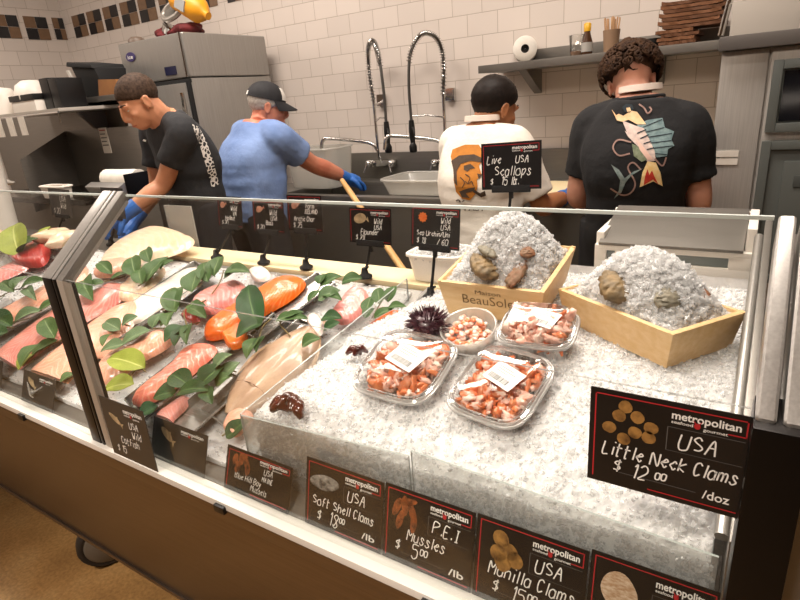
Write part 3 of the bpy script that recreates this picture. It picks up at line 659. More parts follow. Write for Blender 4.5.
def text_mesh(s, bold=.0):
    if (s, bold) not in TXT:
        c = bpy.data.curves.new('t', 'FONT'); c.body = s; c.size = 1; c.offset = bold; c.resolution_u = 3
        o = bpy.data.objects.new('t', c); COL.objects.link(o)
        dg = bpy.context.evaluated_depsgraph_get(); dg.update(); me = bpy.data.meshes.new_from_object(o.evaluated_get(dg))
        TXT[(s, bold)] = ([v.co.copy() for v in me.vertices], [tuple(p.vertices) for p in me.polygons]); bpy.data.objects.remove(o)
    return TXT[(s, bold)]
def put_text(mb, s, T, x, y, h, bold=.02, width=None, z=.0006):
    vs, fs = text_mesh(s, bold); x0 = min(v.x for v in vs); x1 = max(v.x for v in vs); ky = h/.72; kx = ky if width is None else width/(x1-x0)
    mb.add([T @ V((x+(v.x-x0)*kx, y+v.y*ky, z)) for v in vs], fs)
    return x+(x1-x0)*kx
def rect(mb, T, x0, y0, x1, y1, z): mb.add([T @ V(q) for q in ((x0, y0, z), (x1, y0, z), (x1, y1, z), (x0, y1, z))], [(0, 1, 2, 3)])
CLAM = mat('printed_clam', 'a4793f', .5, col2='5a3d1f', nscale=60); SHELL = mat('printed_shell', 'b08b68', .5, col2='d9c4ac', nscale=120, stretch=(1, 8, 1)); MUSS = mat('printed_mussel', '3a2018', .5, col2='a0562c', nscale=70); GRSH = mat('printed_grey_shell', '3c3c3c', .5, col2='a8a49c', nscale=60, stretch=(1, 4, 1)); FISHP = mat('printed_fish', '8d7a5c', .5, col2='c9b088', nscale=50); ORP = mat('printed_orange', 'd8662a', .5, col2='e88c4a', nscale=60)
def blob(mb, T, cx, cy, rx, ry, a=0, z=.0007, n=14, wob=.12, seed=0):
    pts = []
    for i in range(n):
        t = 2*pi*i/n; g = 1+wob*noise.noise(V((cos(t)*1.3, sin(t)*1.3, seed*3.1))); x, y = rx*cos(t)*g, ry*sin(t)*g
        pts.append(T @ V((cx+x*cos(a)-y*sin(a), cy+x*sin(a)+y*cos(a), z)))
    mb.add(pts, [tuple(range(n))])
def fishpic(mb, T, cx, cy, L, a):
    blob(mb, T, cx, cy, L*.36, L*.13, a, wob=.05); c, s = cos(a), sin(a)
    P = lambda x, y: T @ V((cx+x*c-y*s, cy+x*s+y*c, .0008))
    mb.add([P(L*.30, 0), P(L*.5, L*.14), P(L*.45, 0), P(L*.5, -L*.14)], [(0, 3, 2), (0, 2, 1)]); mb.add([P(-L*.05, L*.1), P(L*.12, L*.2), P(L*.18, L*.09)], [(0, 2, 1)])
def card(root, T, w, h, lines, pic=None, logo=True, price=None, unit=None, origin=None, border=True, m=None, lw=1.0, ink=None):
    # T: lower left corner of the card; x right, y up, z towards the reader
    MB().box((0, 0, -.0012), (w, h, 0), T).build('card', m or CARD, root)
    ink = ink or WHITE
    if border:
        b = MB(); t = w*.009; e = w*.035; z = .0004
        rect(b, T, e, e*1.2, e+t, h-e, z); rect(b, T, e, h-e-t, w-e, h-e, z); rect(b, T, w*.42, e*1.1, w-e, e*1.1+t, z) if logo else None
        if logo: rect(b, T, w-e-t, h*.80, w-e, h-e, z); rect(b, T, w*.86, h*.795, w-e, h*.795+t, z)
        b.build('red_border', RED, root, fix=False)
    if logo:
        g = MB(); put_text(g, 'metropolitan', T, w*.53, h*.845, h*.075, .022, w*.40); put_text(g, 'seafood', T, w*.53, h*.80, h*.03, .01, w*.13); put_text(g, 'gourmet', T, w*.72, h*.782, h*.03, .01, w*.14)
        g.build('logo_lettering', WHITE, root, fix=False)
        g = MB(); blob(g, T, w*.685, h*.815, w*.02, h*.028, z=.0008); g.add([T @ V(q) for q in ((w*.67, h*.835, .0008), (w*.655, h*.87, .0008), (w*.68, h*.84, .0008))], [(0, 1, 2)]); g.add([T @ V(q) for q in ((w*.70, h*.835, .0008), (w*.715, h*.87, .0008), (w*.69, h*.84, .0008))], [(2, 1, 0)])
        g.build('lobster_mark', RED, root, fix=False)
    g = MB(); z = .0005
    if origin is not None:
        t = w*.004
        for a in ((.51, .52, .515, .76), (.51, .755, .96, .76), (.51, .52, .96, .524)): rect(g, T, w*a[0], h*a[1], w*a[2], h*a[3], z)
    if price: rect(g, T, w*.22, h*.155, w*.72, h*.16, z)
    if len(g.v): g.build('ruled_lines', GREYI, root, fix=False)
    g = MB(); rnd = random.Random(len(lines)+int(w*1e4))
    for s, x, y, hh in lines: hand(g, s, T, w*x, h*y, h*hh, w*(.955-x), rnd=rnd, width=h*.0135*lw)
    if len(g.v): g.build('hand_lettering', ink, root, fix=False)
    if unit: g = MB(); put_text(g, unit, T, w*.76, h*.12, h*.09, .012, w*.16); g.build('unit_lettering', WHITE, root, fix=False)
    if pic:
        g = MB(); pic(g, T, w, h)
        g.build('picture', pic.m, root, fix=False)
def P(m):
    def deco(f): f.m = m; return f
    return deco
@P(CLAM)
def pic_clams(g, T, w, h):
    for k, (x, y) in enumerate(((.24, .86), (.20, .76), (.32, .78), (.41, .70), (.14, .62), (.31, .62), (.40, .60), (.24, .53))): blob(g, T, w*x, h*y, w*.047, h*.062, .3, seed=k)
@P(SHELL)
def pic_shell(g, T, w, h): blob(g, T, w*.26, h*.66, w*.15, h*.2, .3, n=24, wob=.1)
@P(MUSS)
def pic_mussels(g, T, w, h):
    for k, (x, y, a) in enumerate(((.15, .74, 1.2), (.24, .78, 1.6), (.33, .72, 1.9), (.19, .58, 1.3), (.35, .60, 1.5), (.27, .84, .3))): blob(g, T, w*x, h*y, h*.14, w*.04, a, seed=k)
@P(CLAM)
def pic_manila(g, T, w, h):
    for k, (x, y) in enumerate(((.24, .80), (.33, .68), (.22, .62), (.27, .52), (.38, .60))): blob(g, T, w*x, h*y, w*.075, h*.10, .4, seed=k+9)
@P(GRSH)
def pic_soft(g, T, w, h): blob(g, T, w*.26, h*.70, w*.19, h*.115, .1, n=24, seed=4)
@P(FISHP)
def pic_fish(g, T, w, h): fishpic(g, T, w*.28, h*.68, w*.36, -.5)
@P(ORP)
def pic_urchin(g, T, w, h):
    n = 20; g.add([T @ V((w*.25+(w*.1 if i % 2 else w*.075)*cos(2*pi*i/n), h*.74+(w*.1 if i % 2 else w*.075)*sin(2*pi*i/n), .0008)) for i in range(n)], [tuple(range(n))])
@P(FISHP)
def pic_flounder(g, T, w, h): blob(g, T, w*.27, h*.7, w*.15, h*.14, .2, wob=.04, n=20); g.add([T @ V(q) for q in ((w*.41, h*.68, .0009), (w*.48, h*.6, .0009), (w*.46, h*.76, .0009))], [(0, 1, 2)])
@P(mat('printed_meat', 'b97a60', .5, col2='d9a48c', nscale=60))
def pic_fillet(g, T, w, h): fishpic(g, T, w*.26, h*.7, w*.3, .5); blob(g, T, w*.22, h*.72, w*.1, h*.1, .4, seed=5)
def front_sign(tl, tr, bl, label, lines=(), Yb=.637, Yt=.672, **k):
    # stands on the rail just inside the glass and leans back against the ice; keep clear of the glass
    B0 = at_y(*bl, Yb); B0.z = .6545
    TLp, TRp = at_y(*tl, Yt), at_y(*tr, Yt)
    w = (TRp-TLp).length; x = V((TRp.x-TLp.x, TRp.y-TLp.y, 0)); 
    B0 = V((TLp.x, Yb, .6545)); y = TLp-B0
    T = frame(B0, x, y); hh = y.length
    root = thing('price_sign', B0+V((w/2, 0, 0)), label, 'sign', 'price signs along the front glass')
    card(root, T, w, hh, lines, **k)
S = (('USA', .58, .57, .14),)
front_sign((-30, 349), (3, 361), (-12, 392), 'dark price sign cut off by the left edge of the photo', m=CARDG, pic=pic_fish, logo=False, border=False)
front_sign((24, 369), (56, 382), (43, 410), 'dark tilted price sign just left of the mullion', m=CARDG, pic=pic_fish, border=False)
front_sign((98, 395), (142, 409), (110, 445), 'small dark price sign reading wild catfish right of the mullion', [('USA', .58, .60, .11), ('Wild', .6, .44, .12), ('Catfish', .3, .28, .12), ('$ 15', .15, .1, .12)], m=CARDG, pic=pic_fish, border=False, lw=.9, Yb=.602, Yt=.6045)
front_sign((154, 416), (208, 435), (172, 462), 'dark price sign with a fish picture and almost no lettering', m=CARDG, pic=pic_fish, border=False)
front_sign((228, 444), (292, 463), (238, 497), 'price sign reading blue hill bay mussels', [('USA', .6, .62, .13), ('MAINE', .58, .47, .10), ('Blue Hill Bay', .16, .33, .13), ('Mussels', .42, .17, .13)], m=CARD, pic=pic_mussels, lw=.9)
front_sign((307, 456), (384, 481), (303, 523), 'price sign reading soft shell clams 18 dollars', [('USA', .56, .56, .15), ('Soft Shell Clams', .10, .35, .125), ('$', .17, .13, .15), ('18', .32, .11, .19), ('00', .47, .21, .07)], pic=pic_soft, origin=1, price=1, unit='/lb')
front_sign((386, 482), (476, 512), (378, 551), 'price sign reading mussels 5 dollars', [('P.E.I', .56, .56, .15), ('Mussles', .28, .35, .14), ('$', .15, .18, .14), ('5', .34, .13, .19), ('00', .44, .22, .08)], pic=pic_mussels, origin=1, price=1, unit='/lb')
front_sign((478, 513), (590, 548), (470, 588), 'price sign reading manilla clams 15 dollars', [('USA', .56, .56, .15), ('Manilla Clams', .14, .35, .15), ('$', .19, .16, .15), ('15', .36, .12, .18), ('00', .52, .2, .08)], pic=pic_manila, origin=1, price=1, unit='/lb')
front_sign((592, 549), (724, 588), (584, 630), 'price sign with a speckled cockle shell at the bottom right', [], pic=pic_shell, origin=1, price=1, unit='/lb')
def neck():
    A, B = at_y(591, 386, .606), at_y(590, 478, .606); A2 = at_y(758, 414.5, .606)
    w = A2.x-A.x; h = A.z-B.z; T = frame(V((A.x, .606, B.z)), (1, 0, 0), (0, 0, 1))
    root = thing('price_sign', V((A.x+w/2, .606, B.z)), 'large black sign reading little neck clams hung on the glass', 'sign')
    card(root, T, w, h, [('USA', .58, .555, .15), ('Little Neck Clams', .10, .33, .135), ('$', .18, .16, .14), ('12', .30, .14, .15), ('00', .46, .19, .07)], pic=pic_clams, origin=1, price=1, unit='/doz')
neck()
def rear_sign(tl, tr, bl, base, Y, label, lines, zb=None, m=None, pic=None, stem=None, yb=None, **k):
    A, B2, C = at_y(*tl, Y+.012), at_y(*tr, Y+.012), at_y(*bl, Y)
    w = (B2-A).length; x = B2-A; x.z *= .6; T = frame(C, x, A-C); h = (A-C).length
    base = at_y(*base, yb or Y)
    if zb is not None: base.z = zb
    root = thing('price_sign', base, label, 'sign', 'price signs on black stands behind the fish')
    card(root, T, w, h, lines, m=m or CARD, pic=pic, **k)
    top = T @ V((w/2, -.004, -.002)); c = MB(); c.box((w*.18, -.008, -.005), (w*.82, .010, .004), T); c.build('clip', BLACKM, root, bevel=.001)
    s = MB(); s.tube([top, top.lerp(base, .5), base+V((0, 0, .012))], [.0042, .004, .005], 8); s.box((-.005, -.004, -.02), (.005, .004, .002), Matrix.Translation(top)); s.build('stem', BLACKM, root, smooth=True)
    f = MB(); f.lathe([(.022, 0), (.022, .006), (.012, .012), (.008, .03)], Matrix.Translation(base), 16); f.tube([base+V((0, 0, .026)), base+V((.018, -.004, .036))], [.005, .003], 8); f.build('foot', BLACKM, root, smooth=True)
    return root
LB = .93
rear_sign((55, 192), (77, 195), (52, 215), (57, 244), 1.36, 'small grey price sign left of the steel mullion top', [('USA', .5, .55, .2), ('Wild', .5, .3, .2), ('$ 20', .15, .1, .2)], m=CARDG, zb=LB, border=False, lw=1.4)
rear_sign((112, 195), (135, 197), (104, 217), (112, 246), 1.36, 'small grey price sign right of the steel mullion top', [('USA', .5, .55, .2), ('Wild', .5, .3, .2), ('$ 12', .15, .1, .2)], m=CARDG, zb=LB, border=False, lw=1.4)
rear_sign((228, 201), (253, 203), (219, 226), (217, 258), 1.30, 'leftmost of the five red bordered rear signs', [('Wild', .55, .55, .16), ('VA', .62, .38, .14), ('Halibut', .3, .24, .13), ('$ 20', .15, .08, .14)], zb=LB+.02, pic=pic_fillet, lw=1.3)
rear_sign((261, 203), (293, 205), (254, 231), (265, 270), 1.30, 'second red bordered rear sign from left with a fillet picture', [('Wild', .55, .55, .17), ('USA', .58, .38, .14), ('Bass', .42, .24, .13), ('$ 20', .12, .08, .15)], zb=LB+.02, pic=pic_fillet, lw=1.3)
rear_sign((293, 196), (328, 197), (289, 230), (307, 272), 1.30, 'rear price sign reading arctic char', [('Farm', .55, .64, .13), ('ICELAND', .5, .5, .11), ('Arctic Char', .18, .28, .13), ('$ 25', .15, .08, .16)], zb=LB+.02, pic=pic_fillet, lw=1.3)
rear_sign((357, 209), (400, 211), (350, 242), (366, 284), 1.28, 'rear price sign reading flounder with a round fish picture', [('Wild', .6, .56, .15), ('USA', .6, .4, .13), ('Flounder', .28, .26, .14), ('$ 38', .15, .08, .16)], zb=LB+.02, pic=pic_flounder, lw=1.3)
rear_sign((419, 207), (469, 211), (411, 246), (431, 298), 1.22, 'rear price sign reading sea urchin with an orange urchin picture', [('Wild', .62, .62, .14), ('USA', .62, .46, .13), ('Sea Urchin/Uni', .12, .3, .12), ('$ 18', .12, .1, .14), ('/ 60', .55, .1, .14)], pic=pic_urchin, m=CARDG, lw=1.1)
rear_sign((485, 144), (546, 138), (482, 190), (507, 232), 1.40, 'black price sign reading live scallops 15 lb standing in the left crate', [('USA', .58, .56, .15), ('Live', .10, .56, .17), ('Scallops', .22, .30, .2), ('$', .15, .10, .14), ('15 lb.', .33, .10, .17)], yb=1.40, lw=1.25)
# ------------------------------------------------------------------ plastic boxes of shellfish on the ice
MEATM = [mat('shellfish_orange', 'd56a3a', .3, col2='e38f62', nscale=40, coat=.3, sss=.15), mat('shellfish_pink', 'e8a792', .3, col2='f2c9ba', nscale=50, coat=.3, sss=.2), mat('shellfish_white', 'f0ddd0', .3, col2='e9c3b2', nscale=60, coat=.3, sss=.2), mat('shellfish_brown', 'b8653e', .35, col2='c67a52', nscale=50, coat=.3)]
LABM = mat('label_paper', 'e4e2de', .6)
def lerp4(q, u, v): return q[0].lerp(q[1], u).lerp(q[3].lerp(q[2], u), v)
def rr_pts(q, n, inset=0, p=4.2, nrm=IN_, h=0):
    # rounded rectangle that follows the quad q (corners tl tr br bl)
    out = []
    for i in range(n):
        a = 2*pi*i/n; c, s = cos(a), sin(a); r = (abs(c)**p+abs(s)**p)**(-1/p)*(1-inset)
        out.append(lerp4(q, .5+.5*c*r, .5+.5*s*r)+nrm*h)
    return out
def square_quad(px, off, side=None):
    # four photo corners on the ice, made into a true rectangle lying on the slope
    Q = [at_ice(*p, off) for p in px]; c = sum(Q, V())/4
    x = ((Q[1]-Q[0])+(Q[2]-Q[3])).normalized(); y = IN_.cross(x)
    w = ((Q[1]-Q[0]).length+(Q[2]-Q[3]).length)/4; d = ((Q[0]-Q[3]).length+(Q[1]-Q[2]).length)/4
    return [c-x*w+y*d, c+x*w+y*d, c+x*w-y*d, c-x*w-y*d]
def clam_box(px, off, hgt, label, mlabel, mixw, lab=True, seed=0, dome=.028, fillh=.0, nmeat=230):
    q = square_quad(px, off); n = 56; c = sum(q, V())/4; rnd = random.Random(seed)
    root = thing('plastic_box', c-IN_*hgt, label, 'plastic box', 'clear plastic boxes of shellfish')
    b = MB(); b.rings([rr_pts(q, n, .26, h=-hgt), rr_pts(q, n, .20, h=-hgt+.004), rr_pts(q, n, .10, h=-.006), rr_pts(q, n, .07, h=-.002), rr_pts(q, n, .0, h=-.002)], caps=False)
    b.build('box_base', PLAST, root, smooth=True)
    r = MB(); r.tube(rr_pts(q, n, .0), .0032, 8, closed=True); r.tube(rr_pts(q, n, .055, h=.004), .0026, 8, closed=True); r.tube(rr_pts(q, n, .11, h=.007), .0016, 6, closed=True)
    r.rings([rr_pts(q, n, .0, h=.001), rr_pts(q, n, .055, h=.005)], caps=False)
    r.build('rolled_rim', PLASTR, root, smooth=True)
    l = MB(); l.rings([rr_pts(q, n, .03, h=.006), rr_pts(q, n, .10, h=.007), rr_pts(q, n, .15, h=dome*.8), rr_pts(q, n, .20, h=dome), rr_pts(q, n, .26, h=dome-.003), rr_pts(q, n, .9, h=dome-.002)], caps=False)
    l.build('lid', PLAST, root, smooth=True)
    if lab:
        x = (q[1]-q[0]).normalized(); y = (q[0]-q[3]).normalized()
        x2 = x*cos(-.30)+y*sin(-.30); T = frame(c+IN_*(dome+.001)+x*.012, x2, y); s = (q[1]-q[0]).length
        g = MB(); g.box((-.20*s, -.15*s, 0), (.20*s, .15*s, .0006), T); lb = g.build('label', LABM, root)
        g = MB(); X = -.16*s; rr = random.Random(5+seed)
        while X < .12*s:
            wd = rr.choice((.0012, .002, .0028)); rect(g, T, X, -.11*s, X+wd, -.03*s, .0008); X += wd+rr.choice((.0014, .002))
        g.build('barcode', BLKI, lb, fix=False)
        g = MB()
        for k in range(3): rect(g, T, -.15*s, (.02+.035*k)*s, (.02+.05*((k*2) % 3))*s, (.03+.035*k)*s, .0008)
        g.build('printed_lines', GREYI, lb, fix=False)
    m = MB()
    for k in range(nmeat):
        u, v = .14+.72*rnd.random(), .14+.72*rnd.random(); edge = max(abs(u-.5), abs(v-.5))
        p = lerp4(q, u, v)+IN_*(-hgt*(.55-.8*edge)+rnd.random()*(hgt*.5+fillh)*(1.2-edge*1.6)); R = Matrix.Rotation(rnd.uniform(0, 6), 3, V((rnd.random(), rnd.random(), rnd.random()+.1)).normalized())
        m.m = rnd.choices((0, 1, 2, 3), mixw)[0]; f0 = len(m.f); L = rnd.uniform(.007, .022)
        m.ell(p, (L, L*rnd.uniform(.3, .7), L*.36), R, 12, 8, .75, 3.2, rnd.randrange(90))
    o = m.build('shellfish_meat', MEATM, smooth=True, fix=False); tag(o, mlabel, 'shellfish', kind='stuff')
clam_box([(381, 328), (457, 343), (432, 411), (354, 390)], .032, .045, 'left clear plastic box of pink and orange shellfish on the ice', 'pink and orange shellfish meat inside the left front plastic box', (5, 5, 2, 2), seed=3)
clam_box([(488, 345), (562, 362), (518, 437), (437, 404)], .032, .045, 'front right clear plastic box of orange crab pieces on the ice', 'orange crab pieces inside the front right plastic box', (6, 4, 1, 3), seed=4)
clam_box([(516, 308), (587, 313), (566, 352), (486, 342)], .040, .06, 'rear clear plastic box full of pale pink meat before the crates', 'pale pink shellfish meat inside the rear plastic box', (2, 8, 2, 0), seed=5, fillh=.02, nmeat=230)
def cup():
    c = at_ice(468, 327, .035); root = thing('plastic_tub', c-IN_*.05, 'round milky plastic tub of pink shrimp before the left crate', 'tub')
    T = frame(c, V((1, 0, 0)), IN_.cross(V((1, 0, 0)))); R = .062
    MB().lathe([(R*.72, -.055), (R*.8, -.05), (R*.95, -.004), (R, 0), (R, .003), (R*.94, .002), (R*.78, -.046), (R*.70, -.05)], T, 40, caps=False).build('tub_body', MILKY, root, smooth=True)
    m = MB(); rnd = random.Random(2)
    for k in range(120):
        a, r = rnd.uniform(0, 6.28), R*.78*sqrt(rnd.random()); m.m = rnd.choice((1, 1, 2, 0)); L = rnd.uniform(.007, .012)
        m.ell(T @ V((r*cos(a), r*sin(a), -.026+.018*rnd.random())), (L, L*.6, L*.5), Matrix.Rotation(rnd.uniform(0, 6), 3, 'Z'), 8, 6, .2, 3, k)
    o = m.build('shrimp_meat', MEATM, smooth=True, fix=False); tag(o, 'small pink shrimp meat filling the round plastic tub', 'shrimp', kind='stuff')
cup()
URCH = mat('urchin_purple', '33161f', .35, col2='4a2430', nscale=60, coat=.3)
def urchin(px, py, r, label):
    c = at_ice(px, py, r*.75); root = thing('sea_urchin', c-IN_*r, label, 'sea urchin')
    MB().ell(c, (r, r, r*.72), None, 20, 12, .08, 6).build('urchin_shell', URCH, root, smooth=True)
    m = MB(); rnd = random.Random(4)
    for k in range(260):
        z = rnd.uniform(-.2, 1); a = rnd.uniform(0, 6.28); d = V((sqrt(max(0, 1-z*z))*cos(a), sqrt(max(0, 1-z*z))*sin(a), z)); b = c+V((d.x*r, d.y*r, d.z*r*.72))*.95
        m.tube([b, b+d*rnd.uniform(.010, .02)], [.0018, .0005], 4)
    o = m.build('urchin_spines', URCH, root, fix=False); tag(o, kind='stuff')
urchin(428, 324, .040, 'dark purple spiny sea urchin on ice left of the round tub')
DRK = mat('dark_shellfish', '3a1512', .2, col2='572019', nscale=60, coat=.6)
def cluster(px, py, lumps, label, s=1):
    c = at_ice(px, py, .01); root = thing('octopus_piece', c, label, 'octopus'); m = MB()
    for k, (dx, dy, L, a, h) in enumerate(lumps):
        p = c+V((dx, dy, h+dy*IK))*s; m.tube([p+V((-L*cos(a), -L*sin(a), -.004)), p+V((0, 0, .010)), p+V((L*cos(a), L*sin(a), -.006))], [.006*s, .0115*s, .004*s], 10, smooth=6)
    me = remesh(m, .0025, 2, 'flesh'); link_mesh(me, 'flesh', DRK, root)
cluster(291, 407, ((-.03, 0, .022, .9, .0), (-.012, .006, .026, 1.3, .006), (.008, .004, .024, 1.8, .006), (.026, .0, .02, 2.3, .002), (-.02, -.012, .02, .5, 0), (.03, -.012, .014, 2.8, 0)), 'dark reddish brown octopus piece on the ice beside the flatfish')
cluster(357, 352, ((-.012, 0, .018, .4, -.004), (.01, .004, .018, 1.0, -.002)), 'small dark octopus piece half buried in ice left of the plastic box', .8)
# ------------------------------------------------------------------ wooden crates of oysters
WOOD = mat('crate_wood', 'd9b27c', .55, col2='e4c292', nscale=7, stretch=(2, 14, 14), bump=.05)
WOODR = mat('crate_rim', 'e6c898', .55, col2='dcb986', nscale=12)
def crate(name, F, Fb, hgt, label, brand=None):
    # F: top corners fl fr br bl; Fb: the same at the bottom; walls with thickness
    root = thing('oyster_crate', sum(Fb, V())/4, label, 'crate', 'wooden oyster crates on the ice')
    cT = sum(F, V())/4; cB = sum(Fb, V())/4; t = .010
    names = ('front_board', 'right_board', 'back_board', 'left_board')
    for k in range(4):
        a, b = F[k], F[(k+1) % 4]; a2, b2 = Fb[k], Fb[(k+1) % 4]
        n = ((b-a).cross(a2-a)).normalized()
        if n.dot(cT-(a+b)/2) < 0: n = -n
        MB().hexa([a, b, b2, a2], [a+n*t, b+n*t, b2+n*t, a2+n*t]).build(names[k], WOOD, root, bevel=.0015)
    MB().slab([p.lerp(cB, .03) for p in Fb], V((0, 0, 1)), .008).build('bottom_board', WOOD, root)
    if brand:
        a, b, a2 = F[0], F[1], Fb[0]; T = frame(a2, b-a, a-a2); n = T.to_3x3() @ V((0, 0, 1))
        if n.y > 0: T = T @ Matrix.Identity(4)
        g = MB(); w = (b-a).length; h = (a-a2).length
        put_text(g, brand[0], T, w*.30, h*.72, h*.12, .0, w*.24, .0012); put_text(g, brand[1], T, w*.17, h*.42, h*.27, -.005, w*.54, .0012)
        g.build('burnt_lettering', mat('burnt_brown', '6e5430', .7), root, fix=False)
    return root
def heap_in(F, Fb, peak, label, seed, shift=(0, 0)):
    cT = sum(F, V())/4
    def S(u, v):
        p = lerp4([F[3], F[2], F[1], F[0]], .075+.85*u, .075+.85*v); e = (16*u*(1-u)*v*(1-v))
        g = math.exp(-(((u-.5-shift[0])/.52)**4+((v-.5-shift[1])/.52)**4))
        return p+V((0, 0, -.012+.008*min(1, e*6)+peak*(g*e**.55)))
    lo = min(p.z for p in Fb)+.012
    def sk(p):
        k = .012; return p.z-.03
    return heap('ice_mound', S, 90, 80, label, 'ice', nchip=2600, s=(.0025, .006), seed=seed, amp=.009), S
Fl = [at_z(437, 281, 1.035), at_z(544, 293, 1.035)]; bk = V((.005, .22, .045))
FL = [Fl[0], Fl[1], Fl[1]+bk+V((.0, 0, 0)), Fl[0]+bk]
def bottom(F, d, ins):
    c = sum(F, V())/4; return [V((p.x+(c.x-p.x)*ins, p.y+(c.y-p.y)*ins, p.z-d)) for p in F]
FLb = bottom(FL, .085, .14)
crate('l', FL, FLb, .08, 'left pale wooden oyster crate with burnt lettering on its front', ('Maison', 'BeauSoleil'))
_, SL = heap_in(FL, FLb, .115, 'mound of crushed ice heaped in the left wooden crate', 21, (.08, -.0))
r0, r1, r2 = at_z(558, 289, 1.02), at_z(673, 335, 1.02), at_z(747, 312, 1.02)
FR = [r0, r1, r2, r0+(r2-r1)]; FRb = bottom(FR, .075, .10)
crate('r', FR, FRb, .08, 'right pale wooden oyster crate turned corner towards the glass')
_, SR = heap_in(FR, FRb, .105, 'mound of crushed ice heaped in the right wooden crate', 22, (-.0, .0))
OYS = [mat('oyster_tan', '8f7650', .6, col2='5d5240', nscale=40, bump=.4, bscale=90, bdist=.006), mat('oyster_rust', '8a5a3c', .6, col2='6a5a42', nscale=35, bump=.4, bscale=90, bdist=.006), mat('oyster_grey', '6f6a5c', .6, col2='8f8672', nscale=45, bump=.4, bscale=90, bdist=.006)]
def oyster(c, L, Wd, rz, tilt, m, label, seed):
    mb = MB(); R = (Matrix.Rotation(rz, 4, 'Z') @ Matrix.Rotation(tilt, 4, 'X')).to_3x3()
    NU, NV = 44, 28; rg = []
    for i in range(NV+1):
        a = -pi/2+pi*i/NV; a = max(min(a, pi/2-.03), -pi/2+.03); row = []
        for j in range(NU):
            t = 2*pi*j/NU; q = V((cos(a)*cos(t), cos(a)*sin(t), sin(a))); w = (1-.35*q.y)
            ridge = 1+.16*noise.noise(V((q.x*3, q.y*7, seed)))+.04*sin(q.y*18+seed+2*q.x)+.05*noise.noise(q*9)
            row.append(c+R @ V((q.x*Wd*w*ridge, q.y*L*ridge, q.z*Wd*.55*ridge)))
        rg.append(row)
    mb.rings(rg); o = mb.build('oyster', m, smooth=True); tag(o, label, 'oyster', 'oysters buried in the crate ice'); return o
def oy(px, py, Sf, off=.0):
    # nearest point of the heap to the sight line
    d = ray(px, py).normalized(); cand = [Sf(i/40, j/40) for i in range(41) for j in range(41)]; ds = lambda p: ((p-CAM)-d*(p-CAM).dot(d)).length; m0 = min(map(ds, cand)); best = min((p for p in cand if ds(p) < m0+.007), key=lambda p: (p-CAM).length); return best+V((0, 0, off))
oyster(oy(482, 266, SL), .042, .034, 1.2, .5, OYS[0], 'large brown oyster at the left of the left crate', 1)
oyster(oy(486, 251, SL), .028, .018, 1.4, .3, OYS[2], 'greyish oyster just above the large brown one in the left crate', 2)
oyster(oy(516, 268, SL), .046, .018, -.35, .6, OYS[1], 'long rusty oyster standing upright in the left crate ice', 3)
oyster(oy(525, 252, SL, .008), .018, .016, .6, .4, OYS[1], 'small reddish oyster at the top of the rusty one', 7)
oyster(oy(612, 289, SR), .042, .036, .8, .5, OYS[0], 'large tan oyster at the left of the right crate', 4)
oyster(oy(671, 295, SR), .026, .022, .3, .6, OYS[2], 'small grey brown oyster in the middle of the right crate', 5)
oyster(oy(708, 291, SR), .018, .014, .3, .6, OYS[1], 'small tan oyster at the right end of the right crate ice', 6)
# ------------------------------------------------------------------ things at the back of the case
def board(x0, x1, y0, y1, z0, z1, label, nm='cutting_board', m=CREAM):
    o = MB().box((x0, y0, z0), (x1, y1, z1)).build(nm, m, bevel=.004); return tag(o, label, 'cutting board')
board(-2.05, -.62, 1.285, 1.415, .926, .944, 'long cream cutting board along the back ledge of the case')
def tub(F, d, ins, label, m=WHITEP, ice=None):
    root = thing('white_tub', sum(F, V())/4-V((0, 0, d)), label, 'tub'); B = bottom(F, d, ins)
    n = 40; top = rr_pts(F, n, 0, 6, V((0, 0, 1)), 0); b = MB()
    b.rings([rr_pts(B, n, .04, 6, V((0, 0, 1)), 0), rr_pts(F, n, .05, 6, V((0, 0, 1)), -.004), rr_pts(F, n, .09, 6, V((0, 0, 1)), -.004), rr_pts(B, n, .1, 6, V((0, 0, 1)), .006)]); b.build('tub_body', m, root, smooth=True)
    r = MB(); r.tube(rr_pts(F, n, .03, 6, V((0, 0, 1)), 0), .006, 8, closed=True); r.build('tub_rim', m, root, smooth=True)
    return root
q = at_y(413, 250, 1.36); q2 = at_y(474, 258, 1.36)
TF = [V((q.x, 1.30, q.z)), V((q2.x-.02, 1.30, q.z)), V((q2.x-.02, 1.44, q.z)), V((q.x, 1.44, q.z))]
tub(TF, q.z-.946, .16, 'white plastic tub of ice standing behind the sea urchin sign')
heap('ice_scoop', lambda u, v: lerp4([TF[0], TF[1], TF[2], TF[3]], .08+.84*u, .08+.84*v)+V((0, 0, -.012+.04*(16*u*(1-u)*v*(1-v))**.8)), 44, 26, 'small heap of ice filling the white tub behind the sign', 'ice', nchip=500, s=(.003, .006), seed=31, amp=.008)
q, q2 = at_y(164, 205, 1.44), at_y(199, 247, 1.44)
o = MB().box((q.x, 1.437, .927), (q2.x, 1.445, q.z)).build('plastic_divider', MILKY, bevel=.002); tag(o, 'milky upright plastic divider at the back of the case below the man in dark grey', 'divider')
